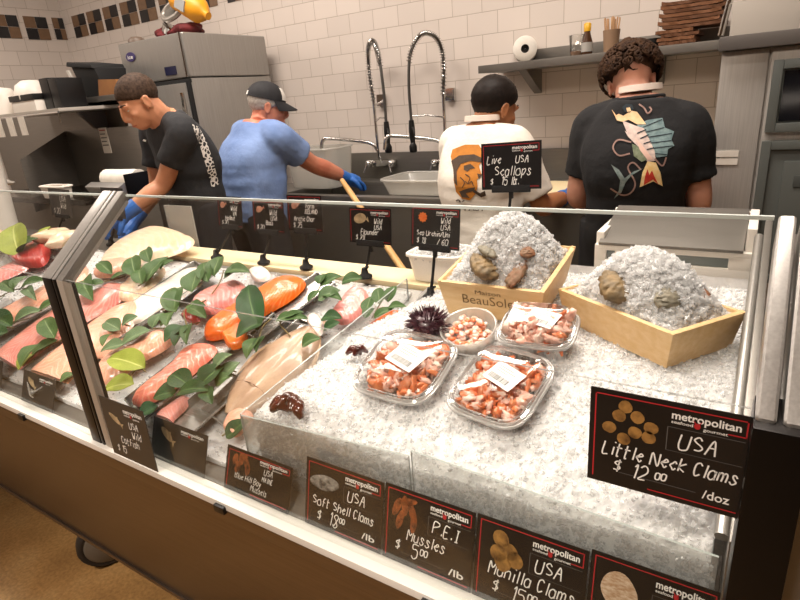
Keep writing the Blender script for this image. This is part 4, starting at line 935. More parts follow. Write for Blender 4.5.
# white insulated bin with a steel lid behind the right crate
def bin_():
    x0, x1 = at_y(590, 255, 1.43).x, .008; root = thing('insulated_bin', ((x0+x1)/2, 1.52, .93), 'white bin with grey windows and a sloping steel lid', 'bin')
    zt = 1.045
    w = MB()
    for a, b in (((x0, 1.475, .96), (x1, 1.50, 1.005)), ((x0, 1.475, 1.03), (x1, 1.50, zt)), ((x0, 1.475, 1.0), (x0+.03, 1.50, 1.035)), ((x1-.05, 1.475, 1.0), (x1, 1.50, 1.035)), ((-.30, 1.475, 1.0), (-.22, 1.50, 1.035)), ((x0, 1.49, .926), (x1, 1.72, .96)), ((x1-.02, 1.49, .93), (x1, 1.72, zt+.055)), ((x0, 1.49, .93), (x0+.02, 1.72, zt+.03)), ((x0, 1.70, .93), (x1, 1.72, zt+.05))): w.box(a, b)
    w.build('bin_body', WHITEP, root, bevel=.003)
    g = mat('grey_window', '76807f', .2, col2='8c9493', nscale=5)
    for a, b in ((x0+.03, -.30), (-.22, x1-.05)): MB().box((a, 1.484, 1.003), (b, 1.49, 1.033)).build('window', g, root)
    MB().hexa([V((x0+.01, 1.47, zt)), V((x1-.022, 1.47, zt)), V((x1-.022, 1.70, zt+.052)), V((x0+.01, 1.70, zt+.052))], [V((x0+.01, 1.47, zt+.008)), V((x1-.022, 1.47, zt+.008)), V((x1-.022, 1.70, zt+.06)), V((x0+.01, 1.70, zt+.06))]).build('lid', STEELD, root, bevel=.003)
bin_()
# tall white pail and small white tub at the far left, behind the glass
p = at_y(2, 226, 1.38)
o = MB().lathe([(.075, 0), (.085, .004), (.10, .42), (.105, .43), (.105, .445), (.0, .445)], Matrix.Translation((p.x-.02, 1.38, .93)), 36).build('white_pail', WHITEP, smooth=True); tag(o, 'tall white plastic pail at the left edge of the photo', 'pail')
q = at_y(37, 187, 1.62); q2 = at_y(60, 187, 1.62)
TF2 = [V((q.x, 1.62, q.z)), V((q2.x, 1.62, q.z)), V((q2.x, 1.70, q.z)), V((q.x, 1.70, q.z))]
# ------------------------------------------------------------------ back counter with sinks
CZ = .975; CY = 2.36
X0, X1 = -2.62, -.17
ctr = thing('sink_counter', ((X0+X1)/2, 2.68, 0), 'long steel sink counter along the tiled back wall', 'counter')
BX = [(-2.35, -1.62), (-1.56, -1.02)]
m = MB()
m.box((X0, CY, CZ-.03), (X1, CY+.06, CZ)).box((X0, W-.16, CZ-.03), (X1, W-.005, CZ)).box((X0, CY+.06, CZ-.03), (BX[0][0], W-.16, CZ)).box((BX[0][1], CY+.06, CZ-.03), (BX[1][0], W-.16, CZ)).box((BX[1][1], CY+.06, CZ-.03), (X1, W-.16, CZ))
m.build('counter_top', STEELD, ctr, bevel=.003)
for a, b in BX:
    m = MB(); m.box((a, CY+.06, CZ-.32), (b, W-.16, CZ-.31)).box((a-.004, CY+.056, CZ-.32), (a, W-.156, CZ-.03)).box((b, CY+.056, CZ-.32), (b+.004, W-.156, CZ-.03)).box((a, CY+.056, CZ-.32), (b, CY+.06, CZ-.03)).box((a, W-.16, CZ-.32), (b, W-.156, CZ-.03)); m.build('sink_basin', STEELD, ctr)
MB().box((X0, W-.035, CZ), (X1, W-.008, CZ+.16)).build('backsplash', STEELH, ctr, bevel=.003)
MB().box((X0, CY+.01, .42), (X1, CY+.03, CZ-.03)).build('front_apron', STEELH, ctr)
for x in (X0+.06, -1.6, X1-.06):
    for y in (CY+.08, W-.1): MB().tube([(x, y, 0), (x, y, .45)], .022, 12).build('leg', STEELD, ctr, smooth=True)
MB().box((X0+.02, CY+.05, .2), (X1-.02, W-.06, .22)).build('under_shelf', STEELD, ctr)
# pre-rinse taps
def tap(xb, px, hookx, label, mirror):
    root = thing('spray_tap', (xb, W-.06, CZ+.09), label, 'tap', 'spray taps at the sinks'); y = W-.10; z0 = CZ+.10
    MB().box((xb-.09, W-.075, z0-.02), (xb+.09, W-.036, z0+.02)).build('mixer_body', CHROME, root, bevel=.006)
    for s in (-1, 1):
        h = MB(); h.lathe([(.022, -.015), (.022, .02), (.012, .03)], Matrix.Translation((xb+s*.085, W-.085, z0)) @ Matrix.Rotation(pi/2, 4, 'X'), 14); h.tube([(xb+s*.085, W-.115, z0), (xb+s*.10, W-.13, z0-.05)], [.008, .006], 8); h.build('handle', CHROME, root, smooth=True)
    zt = z0+.37; MB().tube([(xb, W-.06, z0), (xb, y, z0+.05), (xb, y, zt)], .009, 10).build('riser', CHROME, root, smooth=True)
    R = .075*mirror
    arc = [(xb, y, zt), (xb-.012*mirror, y, zt+.17), (xb+.01*mirror-.0, y-.02, zt+.28), (xb+R, y-.06, zt+.31), (xb+R*1.75, y-.10, zt+.22), (xb+R*2.0, y-.11, zt+.06), (xb+R*2.0, y-.11, zt-.12)]
    A = catmull(arc, 60); MB().tube(A, .0085, 8).build('hose', mat('hose_grey', '6a6865', .35, .8), root, smooth=True)
    co = MB(); pts = []; N = 340
    for i in range(N+1):
        t = i/N*.72; k = t*60; a = A[int(k)].lerp(A[min(int(k)+1, 60)], k-int(k)); d = (A[min(int(k)+1, 60)]-A[max(int(k)-1, 0)]).normalized(); e1 = d.cross(V((0, 1, .01))).normalized(); e2 = d.cross(e1); an = i/N*2*pi*42
        pts.append(a+(e1*cos(an)+e2*sin(an))*.0145)
    co.tube(pts, .0026, 5); co.build('spring', CHROME, root, smooth=True)
    e = V(arc[-1]); g = MB(); g.tube([e, e-V((0, 0, .06)), e-V((0, 0, .13))], [.014, .018, .012], 12, smooth=4); g.build('spray_grip', BLACK, root, smooth=True)
    g = MB(); g.tube([e-V((0, 0, .03)), e+V((.03, -.03, -.06)), e+V((.028, -.03, -.12))], .005, 8, smooth=4); g.build('spray_lever', BLACK, root, smooth=True)
    g = MB(); g.lathe([(.012, .0), (.022, -.02), (.022, -.05), (.015, -.055)], Matrix.Translation(e-V((0, 0, .12))), 16); g.build('spray_head', BLACK, root, smooth=True)
    b = MB(); b.tube([(xb, y, zt-.03), (xb+.02*mirror, W-.03, zt-.01)], .006, 8); b.box((xb-.025, W-.03, zt-.035), (xb+.03, W-.006, zt+.03)); b.tube([(xb, y, zt-.12), (xb+R*1.0, y-.06, zt-.10), (xb+R*1.9, y-.11, zt-.10)], .005, 8); b.build('wall_bracket', CHROME, root, smooth=True)
    sp = MB(); sx = -1; sp.tube([(xb, y, z0+.08), (xb-.05, y-.02, z0+.13), (xb-.24, y-.13, z0+.17), (xb-.29, y-.16, z0+.165), (xb-.305, y-.17, z0+.10)], .011, 10, smooth=8); sp.build('spout', CHROME, root, smooth=True)
xa = at_y(378, 150, W-.10).x; xb2 = at_y(446, 150, W-.10).x
tap(xa, 0, 0, 'left spray tap with spring hose over the sink', 1)
tap(xb2, 0, 0, 'right spray tap with spring hose nearer the wall shelf', -1)
# things on the counter
def plastic_bin(F, d, ins, label, m, name='plastic_bin', cat='bin'):
    r = tub(F, d, ins, label, m); r.name = name; r['category'] = cat; return r
q = at_y(302, 148, 2.7); q2 = at_y(345, 146, 2.7)
plastic_bin([V((q.x-.05, 2.55, q.z)), V((q2.x, 2.55, q.z)), V((q2.x, 2.82, q.z)), V((q.x-.05, 2.82, q.z))], q.z-CZ-.0, .12, 'big milky plastic bin standing in front of the left tap', MILKY)
qa, qb = at_z(343, 190, CZ+.08), at_z(402, 197, CZ+.08)
plastic_bin([V((qa.x+.0, CY+.02, CZ+.08)), V((qb.x+.03, CY+.02, CZ+.08)), V((qb.x+.03, CY+.34, CZ+.08)), V((qa.x, CY+.34, CZ+.08))], .075, .15, 'low white plastic tray at the blue glove of the man in blue', MILKY, 'plastic_tray', 'tray')
a, b = at_y(350, 192, CY-.03), at_y(399, 264, CY-.34)
d = (b-a).normalized(); e = b+d*((b.z-.12)/-d.z) if d.z < 0 else b
o = MB().tube([a-d*.12, a, b, b+d*.25], [.013, .015, .016, .016], 12).build('wooden_pole', mat('pale_wood', 'c99a5e', .5, col2='d8ae74', nscale=8, stretch=(1, 1, .2)), smooth=True); tag(o, 'long pale wooden pole leaning from the sink down behind the case', 'pole')
o = MB().box((-1.0, CY+.01, CZ), (-.2, 2.80, CZ+.02)).build('prep_board', CREAM, bevel=.004); tag(o, 'wide cream prep board in front of the man in black', 'cutting board')
def fishpile(name, c, s, label, m, seed, rz=0):
    mb = MB(); rnd = random.Random(seed)
    for k in range(7): mb.ell(V(c)+V((rnd.uniform(-1, 1)*s*.9, rnd.uniform(-.5, .5)*s, rnd.uniform(0, .3)*s)), (s*.6, s*.35, s*.22), Matrix.Rotation(rnd.uniform(0, 3), 3, 'Z'), 12, 8, .25, 3, k)
    o = link_mesh(remesh(mb, .008, 3), name, m); tag(o, label, 'fish'); return o
fishpile('fish_piece', (-.92, CY+.14, CZ+.045), .07, 'pale piece of fish under the gloves of the man in white', PALE, 3)
p = at_y(597, 147, 2.62); o = MB().lathe([(.028, 0), (.03, .01), (.03, .13), (.012, .165), (.011, .2), (.014, .205), (.014, .23), (.002, .235)], Matrix.Translation((p.x, 2.62, CZ+.022)), 18).build('sauce_bottle', mat('bottle_red', 'd3432f', .35), smooth=True); tag(o, 'slim red bottle beside the blue glove of the man in white', 'bottle')
# ------------------------------------------------------------------ wall shelf
sl, sr = at_y(478, 66, 2.70), at_y(718, 45, 2.70); SZ = (sl.z)
sh = thing('wall_shelf', ((sl.x+sr.x)/2, W, SZ-.02), 'steel wall shelf holding paper towel and bags', 'shelf')
MB().box((sl.x, 2.70, SZ-.035), (-.17, W-.006, SZ)).box((sl.x+.16, W-.03, SZ), (-.17, W-.006, SZ+.06)).build('shelf_board', STEELD, sh, bevel=.003)
for x in (sl.x+.20, -.45):
    MB().hexa([V((x-.02, W-.006, SZ-.035)), V((x-.02, 2.76, SZ-.035)), V((x-.02, 2.93, SZ-.12)), V((x-.02, W-.006, SZ-.15))], [V((x+.02, W-.006, SZ-.035)), V((x+.02, 2.76, SZ-.035)), V((x+.02, 2.93, SZ-.12)), V((x+.02, W-.006, SZ-.15))]).build('bracket', STEELD, sh)
def roll():
    c = at_y(525, 44, 2.76); r = .056; c.z = SZ+r; root = thing('paper_towel_roll', c-V((0, 0, r)), 'white paper towel roll lying on the wall shelf', 'paper towel')
    T = Matrix.Translation(c) @ Matrix.Rotation(radians(20), 4, 'Z') @ Matrix.Rotation(-pi/2, 4, 'X')
    MB().lathe([(.019, 0), (r-.002, 0), (r, .003), (r, .25), (r-.002, .253), (.019, .253), (.019, 0)], T, 40, caps=False).build('paper', PAPER, root, smooth=True)
    MB().lathe([(.019, .001), (.019, .252), (.017, .252), (.017, .001), (.019, .001)], T, 24, caps=False).lathe([(.017, .01), (.001, .01)], T, 24, caps=False).build('core', mat('roll_core', '1c1815', .9), root, smooth=True)
roll()
def onshelf(px, y=2.78): return V((at_y(px, 45, y).x, y, SZ))
c = onshelf(577); g = thing('plastic_cup', c, 'clear plastic cup on the shelf beside the yellow capped bottle', 'cup')
MB().lathe([(.028, 0), (.036, .085), (.037, .087), (.033, .085), (.026, .003)], Matrix.Translation(c), 24, caps=False).build('cup_wall', PLAST, g, smooth=True); MB().lathe([(.026, .003), (.028, .02), (.001, .022)], Matrix.Translation(c), 20).build('cup_contents', mat('cup_sauce', '9a7a62', .5), g, smooth=True)
c = onshelf(587, 2.76); g = thing('sauce_bottle', c, 'small sauce bottle with a yellow cap on the wall shelf', 'bottle')
MB().lathe([(.022, 0), (.024, .006), (.024, .05), (.014, .085), (.012, .10)], Matrix.Translation(c), 20).build('bottle_body', mat('sauce_brown', '4a3020', .25), g, smooth=True); MB().lathe([(.0245, .012), (.0245, .05)], Matrix.Translation(c), 20, caps=False).build('bottle_label', mat('bottle_label', 'a3a09a', .5), g, smooth=True); MB().lathe([(.015, .095), (.016, .125), (.009, .13), (.001, .13)], Matrix.Translation(c), 16).build('bottle_cap', mat('cap_yellow', 'd9a51e', .4), g, smooth=True)
c = onshelf(611, 2.78); o = MB().lathe([(.03, 0), (.036, .09), (.034, .09), (.028, .004)], Matrix.Translation(c), 20).build('stick_cup', mat('cup_wood', '8f735a', .6), smooth=True); tag(o, 'brown cup full of wooden sticks on the wall shelf', 'cup')
rnd = random.Random(3); mm_ = mat('stick_wood', 'c29a72', .6)
for k in range(16):
    a = rnd.uniform(0, 6.28); r = .022*sqrt(rnd.random()); b = c+V((r*cos(a), r*sin(a), .01)); o = MB().tube([b, b+V((cos(a)*.012, sin(a)*.012, .125+rnd.uniform(-.008, .008)))], .0032, 6).build('wooden_stick', mm_, smooth=True)
    tag(o, 'thin wooden stick in the brown cup on the shelf', 'stick', 'wooden sticks in the cup')
c = onshelf(652, 2.80); o = MB().lathe([(.03, 0), (.05, .012), (.062, .035), (.059, .035), (.045, .015), (.001, .008)], Matrix.Translation(c), 28).build('black_bowl', BLACK, smooth=True); tag(o, 'shallow black bowl on the shelf left of the paper bags', 'bowl')
KR = [mat('kraft_dark', '6a4328', .8, col2='5a3820', nscale=9), mat('kraft_mid', '7d5233', .8, col2='6d4529', nscale=9)]
xl, xr = at_y(660, 30, 2.72).x, at_y(722, 25, 2.72).x
for k in range(11):
    z = SZ+.002+k*.0145; t = .012; dx = rnd.uniform(-.012, .012); tp = k > 3
    a, b = xl+dx+(.0 if tp else -.006), (xr if tp else xr-.09)+dx
    m = MB(); N = 14; tops = []; bots = []
    for i in range(N+1):
        u = i/N; x = a+(b-a)*u; w = .003*noise.noise(V((u*4, k, 0)))+(.006*(abs(2*u-1)**6) if tp else 0)
        for y in (2.72, 2.93): tops.append(V((x, y+rnd.uniform(-.003, .003), z+t+w))); bots.append(V((x, y, z+w*.6)))
    n = len(tops); m.add(tops+bots, [f for i in range(N) for f in ((2*i, 2*i+2, 2*i+3, 2*i+1), (n+2*i+1, n+2*i+3, n+2*i+2, n+2*i), (2*i, n+2*i, n+2*i+2, 2*i+2), (2*i+1, 2*i+3, n+2*i+3, n+2*i+1))]+[(0, 1, n+1, n), (2*N, n+2*N, n+2*N+1, 2*N+1)])
    o = m.build('paper_bag', KR[k % 2]); tag(o, 'folded brown paper bag in the pile on the wall shelf', 'paper bag', 'folded paper bags on the shelf')
# ------------------------------------------------------------------ right-hand steel cabinet
gx = at_y(717, 100, 2.44).x; cab = thing('steel_cabinet', (.5, 2.72, 0), 'tall steel cabinet with grey insulated doors at right', 'cabinet')
zt = at_y(718, 52, 2.44).z; zb0 = at_y(721, 37, 2.40).z
MB().box((gx, 2.46, .1), (1.3, W-.01, zt)).build('cabinet_body', STEELC, cab, bevel=.004)
sx = at_y(766, 90, 2.44).x
MB().box((gx, 2.44, .12), (sx-.004, 2.462, zt-.004)).build('left_panel', STEELC, cab, bevel=.003)
MB().box((sx+.004, 2.44, .12), (1.3, 2.462, zt-.004)).build('right_panel', STEELC, cab, bevel=.003)
MB().box((gx-.01, 2.39, zt), (1.3, W-.01, zb0)).build('top_band', mat('band_grey', '6a6663', .45, .6), cab, bevel=.004)
GP2 = mat('grey_door_inner', '4a4f4d', .5)
def gdoor(x0, z1, x1, z0, nm, win=False):
    d = MB(); Y = 2.44
    for a, b in (((x0, Y-.035, z0), (x0+.03, Y, z1)), ((x1-.03, Y-.035, z0), (x1, Y, z1)), ((x0+.03, Y-.035, z1-.03), (x1-.03, Y, z1)), ((x0+.03, Y-.035, z0), (x1-.03, Y, z0+.03)), ((x0+.03, Y-.02, z0+.03), (x1-.03, Y, z1-.03))): d.box(a, b)
    o = d.build(nm, GREYP, cab, bevel=.004)
    if win: MB().box((x0+.036, Y-.024, z0+.036), (x1-.036, Y-.018, z1-.036)).build('door_glass', mat('dark_glass', '0c0f16', .1), o)
    else:
        i = MB(); i.box((x0+.075, Y-.03, z0+.08), (x1-.05, Y-.018, z1-.07)); i.build('door_panel', GREYP, o, bevel=.005)
        h = MB(); h.tube([(x0+.12, Y-.036, z0+.17), (x1-.12, Y-.036, z0+.17)], .016, 12); h.build('handle_slot', BLACKM, o, smooth=True)
        MB().box((x0+.11, Y-.034, z1-.16), (x1-.1, Y-.028, z1-.12)).build('label_slot', GP2, o, bevel=.002)
W1 = [at_y(776, 60, 2.42), at_y(806, 131, 2.42)]
gdoor(W1[0].x-.005, W1[0].z, W1[0].x+.46, W1[1].z, 'window_door', True)
W2 = at_y(762, 141, 2.42); gdoor(W2.x, W2.z, W2.x+.50, W2.z-.52, 'insulated_door')
l0, l1 = at_y(716, 151, 2.438), at_y(737, 166, 2.438)
for z in (l0.z, (l0.z+l1.z)/2-.001): MB().box((l0.x, 2.436, z-.022), (l1.x, 2.4405, z)).build('white_sticker', PAPER, cab)
def topbox(p0, p1, y, d, label, m, nm='white_box'):
    a = at_y(*p0, y); b = at_y(*p1, y); o = MB().box((a.x, y, zb0), (b.x, y+d, a.z)).build(nm, m, bevel=.004); tag(o, label, 'box'); return o
topbox((733, 2), (800, 20), 2.50, .25, 'long pale box lying on top of the steel cabinet', mat('box_grey', 'b9b2a8', .7))
pa, pb2 = at_y(722, 30, 2.60), at_y(733, -2, 2.60); o = MB().tube([(pa.x, 2.56, zb0+.012), (pa.x+.03, 2.56, zb0+.2)], .011, 12).build('upright_pipe', CHROME, smooth=True); tag(o, 'thin upright pipe at the left end of the cabinet top', 'pipe')
pr = at_y(740, 4, 2.5); RZ = at_y(733, 2, 2.5).z+.035; o = MB().tube([(pr.x, 2.56, RZ), (1.0, 2.56, RZ)], .035, 20).build('white_roll', WHITEP, smooth=True); tag(o, 'white tube lying over the box on the cabinet', 'tube')
# ------------------------------------------------------------------ ice machine at left with things on top
FYA = 2.26; fx0, fx1 = at_y(118, 47, FYA).x, at_y(187, 60, FYA).x; fz = at_y(150, 38, FYA).z; fd = at_y(188, 77, FYA).z
icm = thing('ice_machine', ((fx0+fx1)/2, 2.6, 0), 'tall grey steel ice machine in the corner', 'ice machine')
SG = steel('fridge_steel', 'a5a29d', .38, (50, 50, 1), .0, .6)
MB().box((fx0, FYA, fd+.0), (fx1, 2.90, fz)).build('top_cabinet', SG, icm, bevel=.012, seg=3)
MB().box((fx0, FYA, .1), (fx1, 2.90, fd-.006)).build('lower_cabinet', SG, icm, bevel=.008)
MB().box((fx0+.04, FYA-.04, .3), (fx1-.01, FYA, fd-.03)).build('door', SG, icm, bevel=.006)
MB().box((fx0+.03, FYA-.012, fd-.03), (fx1+.001, FYA+.004, fd-.008)).box((fx1-.012, FYA-.03, .3), (fx1+.002, FYA-.002, fd-.02)).build('door_gasket', BLACKM, icm)
MB().box((fx1-.06, FYA-.046, .5), (fx1-.03, FYA-.038, fd-.08)).build('door_handle', CHROME, icm, bevel=.003)
MB().tube([(fx1-.02, FYA-.004, fd), (fx1-.02, FYA-.004, fz)], .007, 8).build('corner_trim', CHROME, icm, smooth=True)
lx, lz = at_y(131, 57, FYA).x, at_y(131, 57, FYA).z
T = frame(V((lx, FYA-.002, lz)), (1, 0, 0), (0, 0, 1)); g = MB(); n = 24; g.slab([T @ V((.045*cos(2*pi*i/n), .026*sin(2*pi*i/n), 0)) for i in range(n)], V((0, -1, 0)), .003); lg = g.build('badge', mat('badge_purple', '3a2f66', .4), icm)
g = MB(); put_text(g, 'ice', T, -.026, -.011, .022, .02, .052, .004); g.build('badge_lettering', WHITE, lg, fix=False)
dx, dz = at_y(171, 71, FYA), None; MB().box((dx.x-.05, FYA-.004, dx.z-.022), (dx.x+.05, FYA+.002, dx.z+.024)).build('display', mat('display_blue', '1d1f3c', .2), icm)
# on top
tz = fz
def onfr(px, y=2.5): return V((at_y(px, 25, y).x, y, tz))
c = onfr(187, 2.5); m = MB(); rr = random.Random(9)
for k in range(16): m.ell(c+V((rr.uniform(-.16, .14), rr.uniform(-.08, .08), .02+rr.uniform(0, .05))), (.07, .05, .028), Matrix.Rotation(rr.uniform(0, 3), 3, 'Z'), 12, 8, .3, 3, k)
o = link_mesh(remesh(m, .01, 3), 'red_cloth', mat('cloth_red', '6e1a1e', .8, col2='4c1216', nscale=20)); tag(o, 'crumpled dark red cloth on top of the ice machine', 'cloth')
c = onfr(192, 2.44); root = thing('yellow_jug', c+V((0, 0, .07)), 'yellow orange jug lying on the red cloth', 'jug')
T = Matrix.Translation(c+V((.03, 0, .15))) @ Matrix.Rotation(.5, 4, 'Y') @ Matrix.Rotation(pi/2, 4, 'Y')
MB().lathe([(.05, -.13), (.068, -.12), (.07, .06), (.045, .10), (.022, .115), (.022, .14)], T, 26).build('jug_body', mat('jug_yellow', 'e09a1c', .45), root, smooth=True); MB().box((-.03, -.074, -.06), (.03, -.066, .02), T).build('jug_label', mat('jug_label', '9fa1a0', .5), root)
c = onfr(176, 2.42); root = thing('hose_coil', c+V((0, 0, .09)), 'grey ring shaped hose on top of the ice machine', 'hose')
T = Matrix.Translation(c+V((.0, 0, .15))) @ Matrix.Rotation(radians(60), 4, 'X') @ Matrix.Rotation(.3, 4, 'Z'); m = MB()
m.tube([T @ V((.085*cos(2*pi*i/40), .055*sin(2*pi*i/40), 0)) for i in range(40)], .016, 10, closed=True); m.build('hose_ring', mat('hose_ring', '9a948c', .4, .5), root, smooth=True); MB().lathe([(.0, 0), (.07, .006), (.07, .0)], Matrix.Translation(c+V((0, 0, .15))) @ Matrix.Rotation(radians(60), 4, 'X'), 24).build('hose_backing', mat('hose_dark', '5a5650', .6), root, smooth=True)
c = onfr(163, 2.40); o = MB().lathe([(.012, 0), (.03, .03), (.034, .07), (.02, .075)], Matrix.Translation(c+V((0, 0, .02))) @ Matrix.Rotation(.8, 4, 'Y'), 18).build('metal_scoop', CHROME, smooth=True); tag(o, 'shiny metal scoop at the left of the red cloth', 'scoop')
c = onfr(133, 2.33); o = MB().lathe([(.05, 0), (.048, .02), (.03, .034), (.002, .038)], Matrix.Translation(c), 24).build('dome_cap', mat('dome_brown', '6b5c50', .5), smooth=True); tag(o, 'small brown dome cap on the ice machine above the badge', 'cap')
# ------------------------------------------------------------------ left-hand station: steel guard, counter, shelves
LY = 2.05
stn = thing('prep_station', (-3.6, 1.95, 0), 'dark steel prep station with angled splash guard at left', 'prep station')
g0, g1, g2, g3 = at_y(65, 131, LY), at_y(136, 128, LY), at_y(140, 192, LY), at_y(70, 192, LY)
MB().box((g0.x, LY, 1.0), (g1.x+.15, LY+.02, g0.z)).build('splash_guard', STEELG, stn, bevel=.003)
u0 = at_y(20, 160, 1.62); 
MB().hexa([V((g0.x, LY, g0.z)), V((g0.x, LY, 1.0)), V((u0.x, 1.62, .98)), V((u0.x, 1.62, u0.z))], [V((g0.x-.015, LY+.01, g0.z)), V((g0.x-.015, LY+.01, 1.0)), V((u0.x-.015, 1.63, .98)), V((u0.x-.015, 1.63, u0.z))]).build('side_guard', STEELG, stn)
MB().box((u0.x-.6, 1.62, 1.035), (g1.x+.05, LY, 1.065)).build('counter_top', mat('dark_steel_top', '3a3734', .22, .9), stn, bevel=.003)
MB().box((u0.x-.6, 1.66, .1), (g1.x+.05, LY, 1.035)).build('counter_body', STEELG, stn)
MB().box((XL+.02, 2.20, .9), (fx0-.02, 2.22, 1.62)).build('back_panel', STEELG, stn)
s1 = at_y(98, 128, LY-.002); s2 = at_y(112, 153, LY-.002); MB().box((s1.x, LY-.003, s2.z), (s2.x-.0, LY, s1.z)).build('white_sticker', PAPER, stn)
for k in range(5): MB().box((s1.x+.008, LY-.004, s1.z-.012-.022*k-.006), (s2.x-.012-.01*(k % 2), LY-.0028, s1.z-.012-.022*k)).build('sticker_line', GREYI if k else RED, stn)
# shelf above
hz = at_y(60, 101, 1.98).z
sf = thing('steel_shelf', (-3.4, 2.08, hz), 'steel shelf holding the black bin left of the ice machine', 'shelf')
hx0, hx1 = at_y(58, 101, 1.98).x, at_y(119, 96, 1.98).x
MB().box((hx0, 1.98, hz-.03), (hx1, 2.20, hz)).build('shelf_board', STEELD, sf, bevel=.003)
MB().hexa([V((hx0+.08, 1.99, hz-.03)), V((hx0+.08, 2.2, hz-.03)), V((hx0+.08, 2.2, hz-.24)), V((hx0+.08, 2.17, hz-.24))], [V((hx0+.11, 1.99, hz-.03)), V((hx0+.11, 2.2, hz-.03)), V((hx0+.11, 2.2, hz-.24)), V((hx0+.11, 2.17, hz-.24))]).build('bracket', STEELD, sf)
lz_ = at_y(15, 113, 1.72).z; ll0 = at_y(-30, 113, 1.72).x; ll1 = at_y(58, 108, 1.72).x
sf2 = thing('steel_shelf', ((ll0+ll1)/2, 1.8, lz_), 'lower pale shelf at the left edge with papers hanging below', 'shelf')
MB().box((ll0, 1.72, lz_-.018), (ll1, 2.19, lz_)).build('shelf_board', mat('shelf_pale', 'b8b2a9', .4, .3), sf2, bevel=.003)
MB().tube([(ll0, 1.715, lz_-.022), (ll1, 1.715, lz_-.022)], .006, 8).build('front_rod', CHROME, sf2, smooth=True)
for k, (a, b, c, d) in enumerate(((-6, 121, 6, 137), (6.5, 120, 17.5, 136), (18, 119, 29, 135))):
    A, B = at_y(a, b, 1.708), at_y(c, d, 1.708); o = MB().box((A.x, 1.705, B.z), (B.x, 1.708, lz_-.024)).build('paper_slip', PAPER); tag(o, ('white paper slip hanging at the very left edge', 'white paper slip hanging second below the pale shelf', 'white paper slip with clipped corner hanging rightmost below the pale shelf')[k], 'paper', 'paper slips under the shelf')
A, B = at_y(55, 100, 1.97), at_y(62, 123, 1.97); o = MB().box((A.x, 1.966, B.z), (B.x-.004, 1.97, A.z)).build('paper_tag', PAPER); tag(o, 'narrow white tag hanging from the corner of the steel shelf', 'tag')
def shelfbox(p0, p1, y, d, z, label, m, nm, cat, bev=.008):
    a, b = at_y(*p0, y), at_y(*p1, y); o = MB().box((min(a.x, b.x), y, z), (max(a.x, b.x), y+d, a.z)).build(nm, m, bevel=bev); tag(o, label, cat); return o
def binder(px0, py0, px1, k):
    a, b = at_y(px0, py0, 1.80), at_y(px1, py0, 1.80); o = MB().box((a.x, 1.80, lz_), (b.x, 1.95, a.z)).build('black_binder', BLACK, bevel=.004); tag(o, ('left one of the two black binders on the pale shelf', 'right one of the two black binders on the pale shelf')[k], 'binder', 'black binders on the pale shelf')
binder(38, 79, 46.5, 0); binder(47, 79, 55, 1)
c = at_y(26, 100, 1.9); cz = at_y(26, 79, 1.9).z-lz_; o = MB().lathe([(.10, 0), (.105, .01), (.105, cz*.55), (.085, cz*.85), (.045, cz*.98), (.002, cz)], Matrix.Translation((c.x, 1.95, lz_)), 30).build('white_canister', WHITEP, smooth=True); tag(o, 'rounded white canister on the pale shelf behind the scale', 'canister')
root = thing('label_printer', V((at_y(20, 100, 1.76).x, 1.8, lz_)), 'small white device with a black top on the pale shelf', 'printer')
a, b = at_y(9, 97, 1.745), at_y(33, 97, 1.745); h1 = at_y(20, 96, 1.745).z
MB().box((a.x, 1.745, lz_), (b.x, 1.87, h1-.028)).build('printer_base', WHITEP, root, bevel=.01); MB().box((a.x-.004, 1.74, h1-.028), (b.x+.004, 1.87, h1+.004)).build('printer_top', BLACK, root, bevel=.005); MB().box(((a.x+b.x)/2-.004, 1.737, h1-.02), ((a.x+b.x)/2+.004, 1.741, h1+.005)).build('paper_slot', PAPER, root)
c = at_y(-2, 100, 1.85); o = MB().lathe([(.085, 0), (.085, .12), (.06, .16), (.0, .17)], Matrix.Translation((c.x, 1.88, lz_)), 30).build('white_dispenser', WHITEP, smooth=True); tag(o, 'rounded white dispenser cut off at the left edge of the shelf', 'dispenser')
shelfbox((57, 91), (71, 101), 2.10, .08, hz, 'small grey box between the binders and the black bin', mat('box_mid_grey', '8a8680', .6), 'grey_box', 'box')
root = thing('black_bin', V((at_y(95, 90, 2.05).x, 2.1, hz)), 'black plastic bin leaning on the steel shelf', 'bin')
bx0, bx1, bz = at_y(77, 66, 2.04).x, at_y(102, 66, 2.04).x, at_y(90, 64, 2.04).z
MB().hexa([V((bx0+.03, 2.03, hz)), V((bx1-.0, 2.03, hz)), V((bx1-.02, 2.17, hz)), V((bx0+.05, 2.17, hz))], [V((bx0, 2.0, bz)), V((bx1-.02, 2.0, bz-.03)), V((bx1, 2.19, bz-.03)), V((bx0, 2.19, bz))]).build('bin_body', BLACKM, root, bevel=.01); MB().hexa([V((bx0-.03, 1.99, bz)), V((bx1-.02, 1.99, bz-.03)), V((bx1-.02, 2.195, bz-.03)), V((bx0-.03, 2.195, bz))], [V((bx0-.015, 1.99, bz+.025)), V((bx1-.03, 1.99, bz-.008)), V((bx1-.03, 2.195, bz-.008)), V((bx0-.015, 2.195, bz+.025))]).build('bin_lid', BLACKM, root, bevel=.006)
MB().hexa([V((bx0+.01, 2.005, hz)), V((bx0+.03, 2.005, hz)), V((bx0+.03, 2.02, hz)), V((bx0+.01, 2.02, hz))], [V((bx0-.035, 1.985, bz-.02)), V((bx0-.01, 1.985, bz-.02)), V((bx0-.01, 2.0, bz-.02)), V((bx0-.035, 2.0, bz-.02))]).build('white_edge', WHITEP, root)
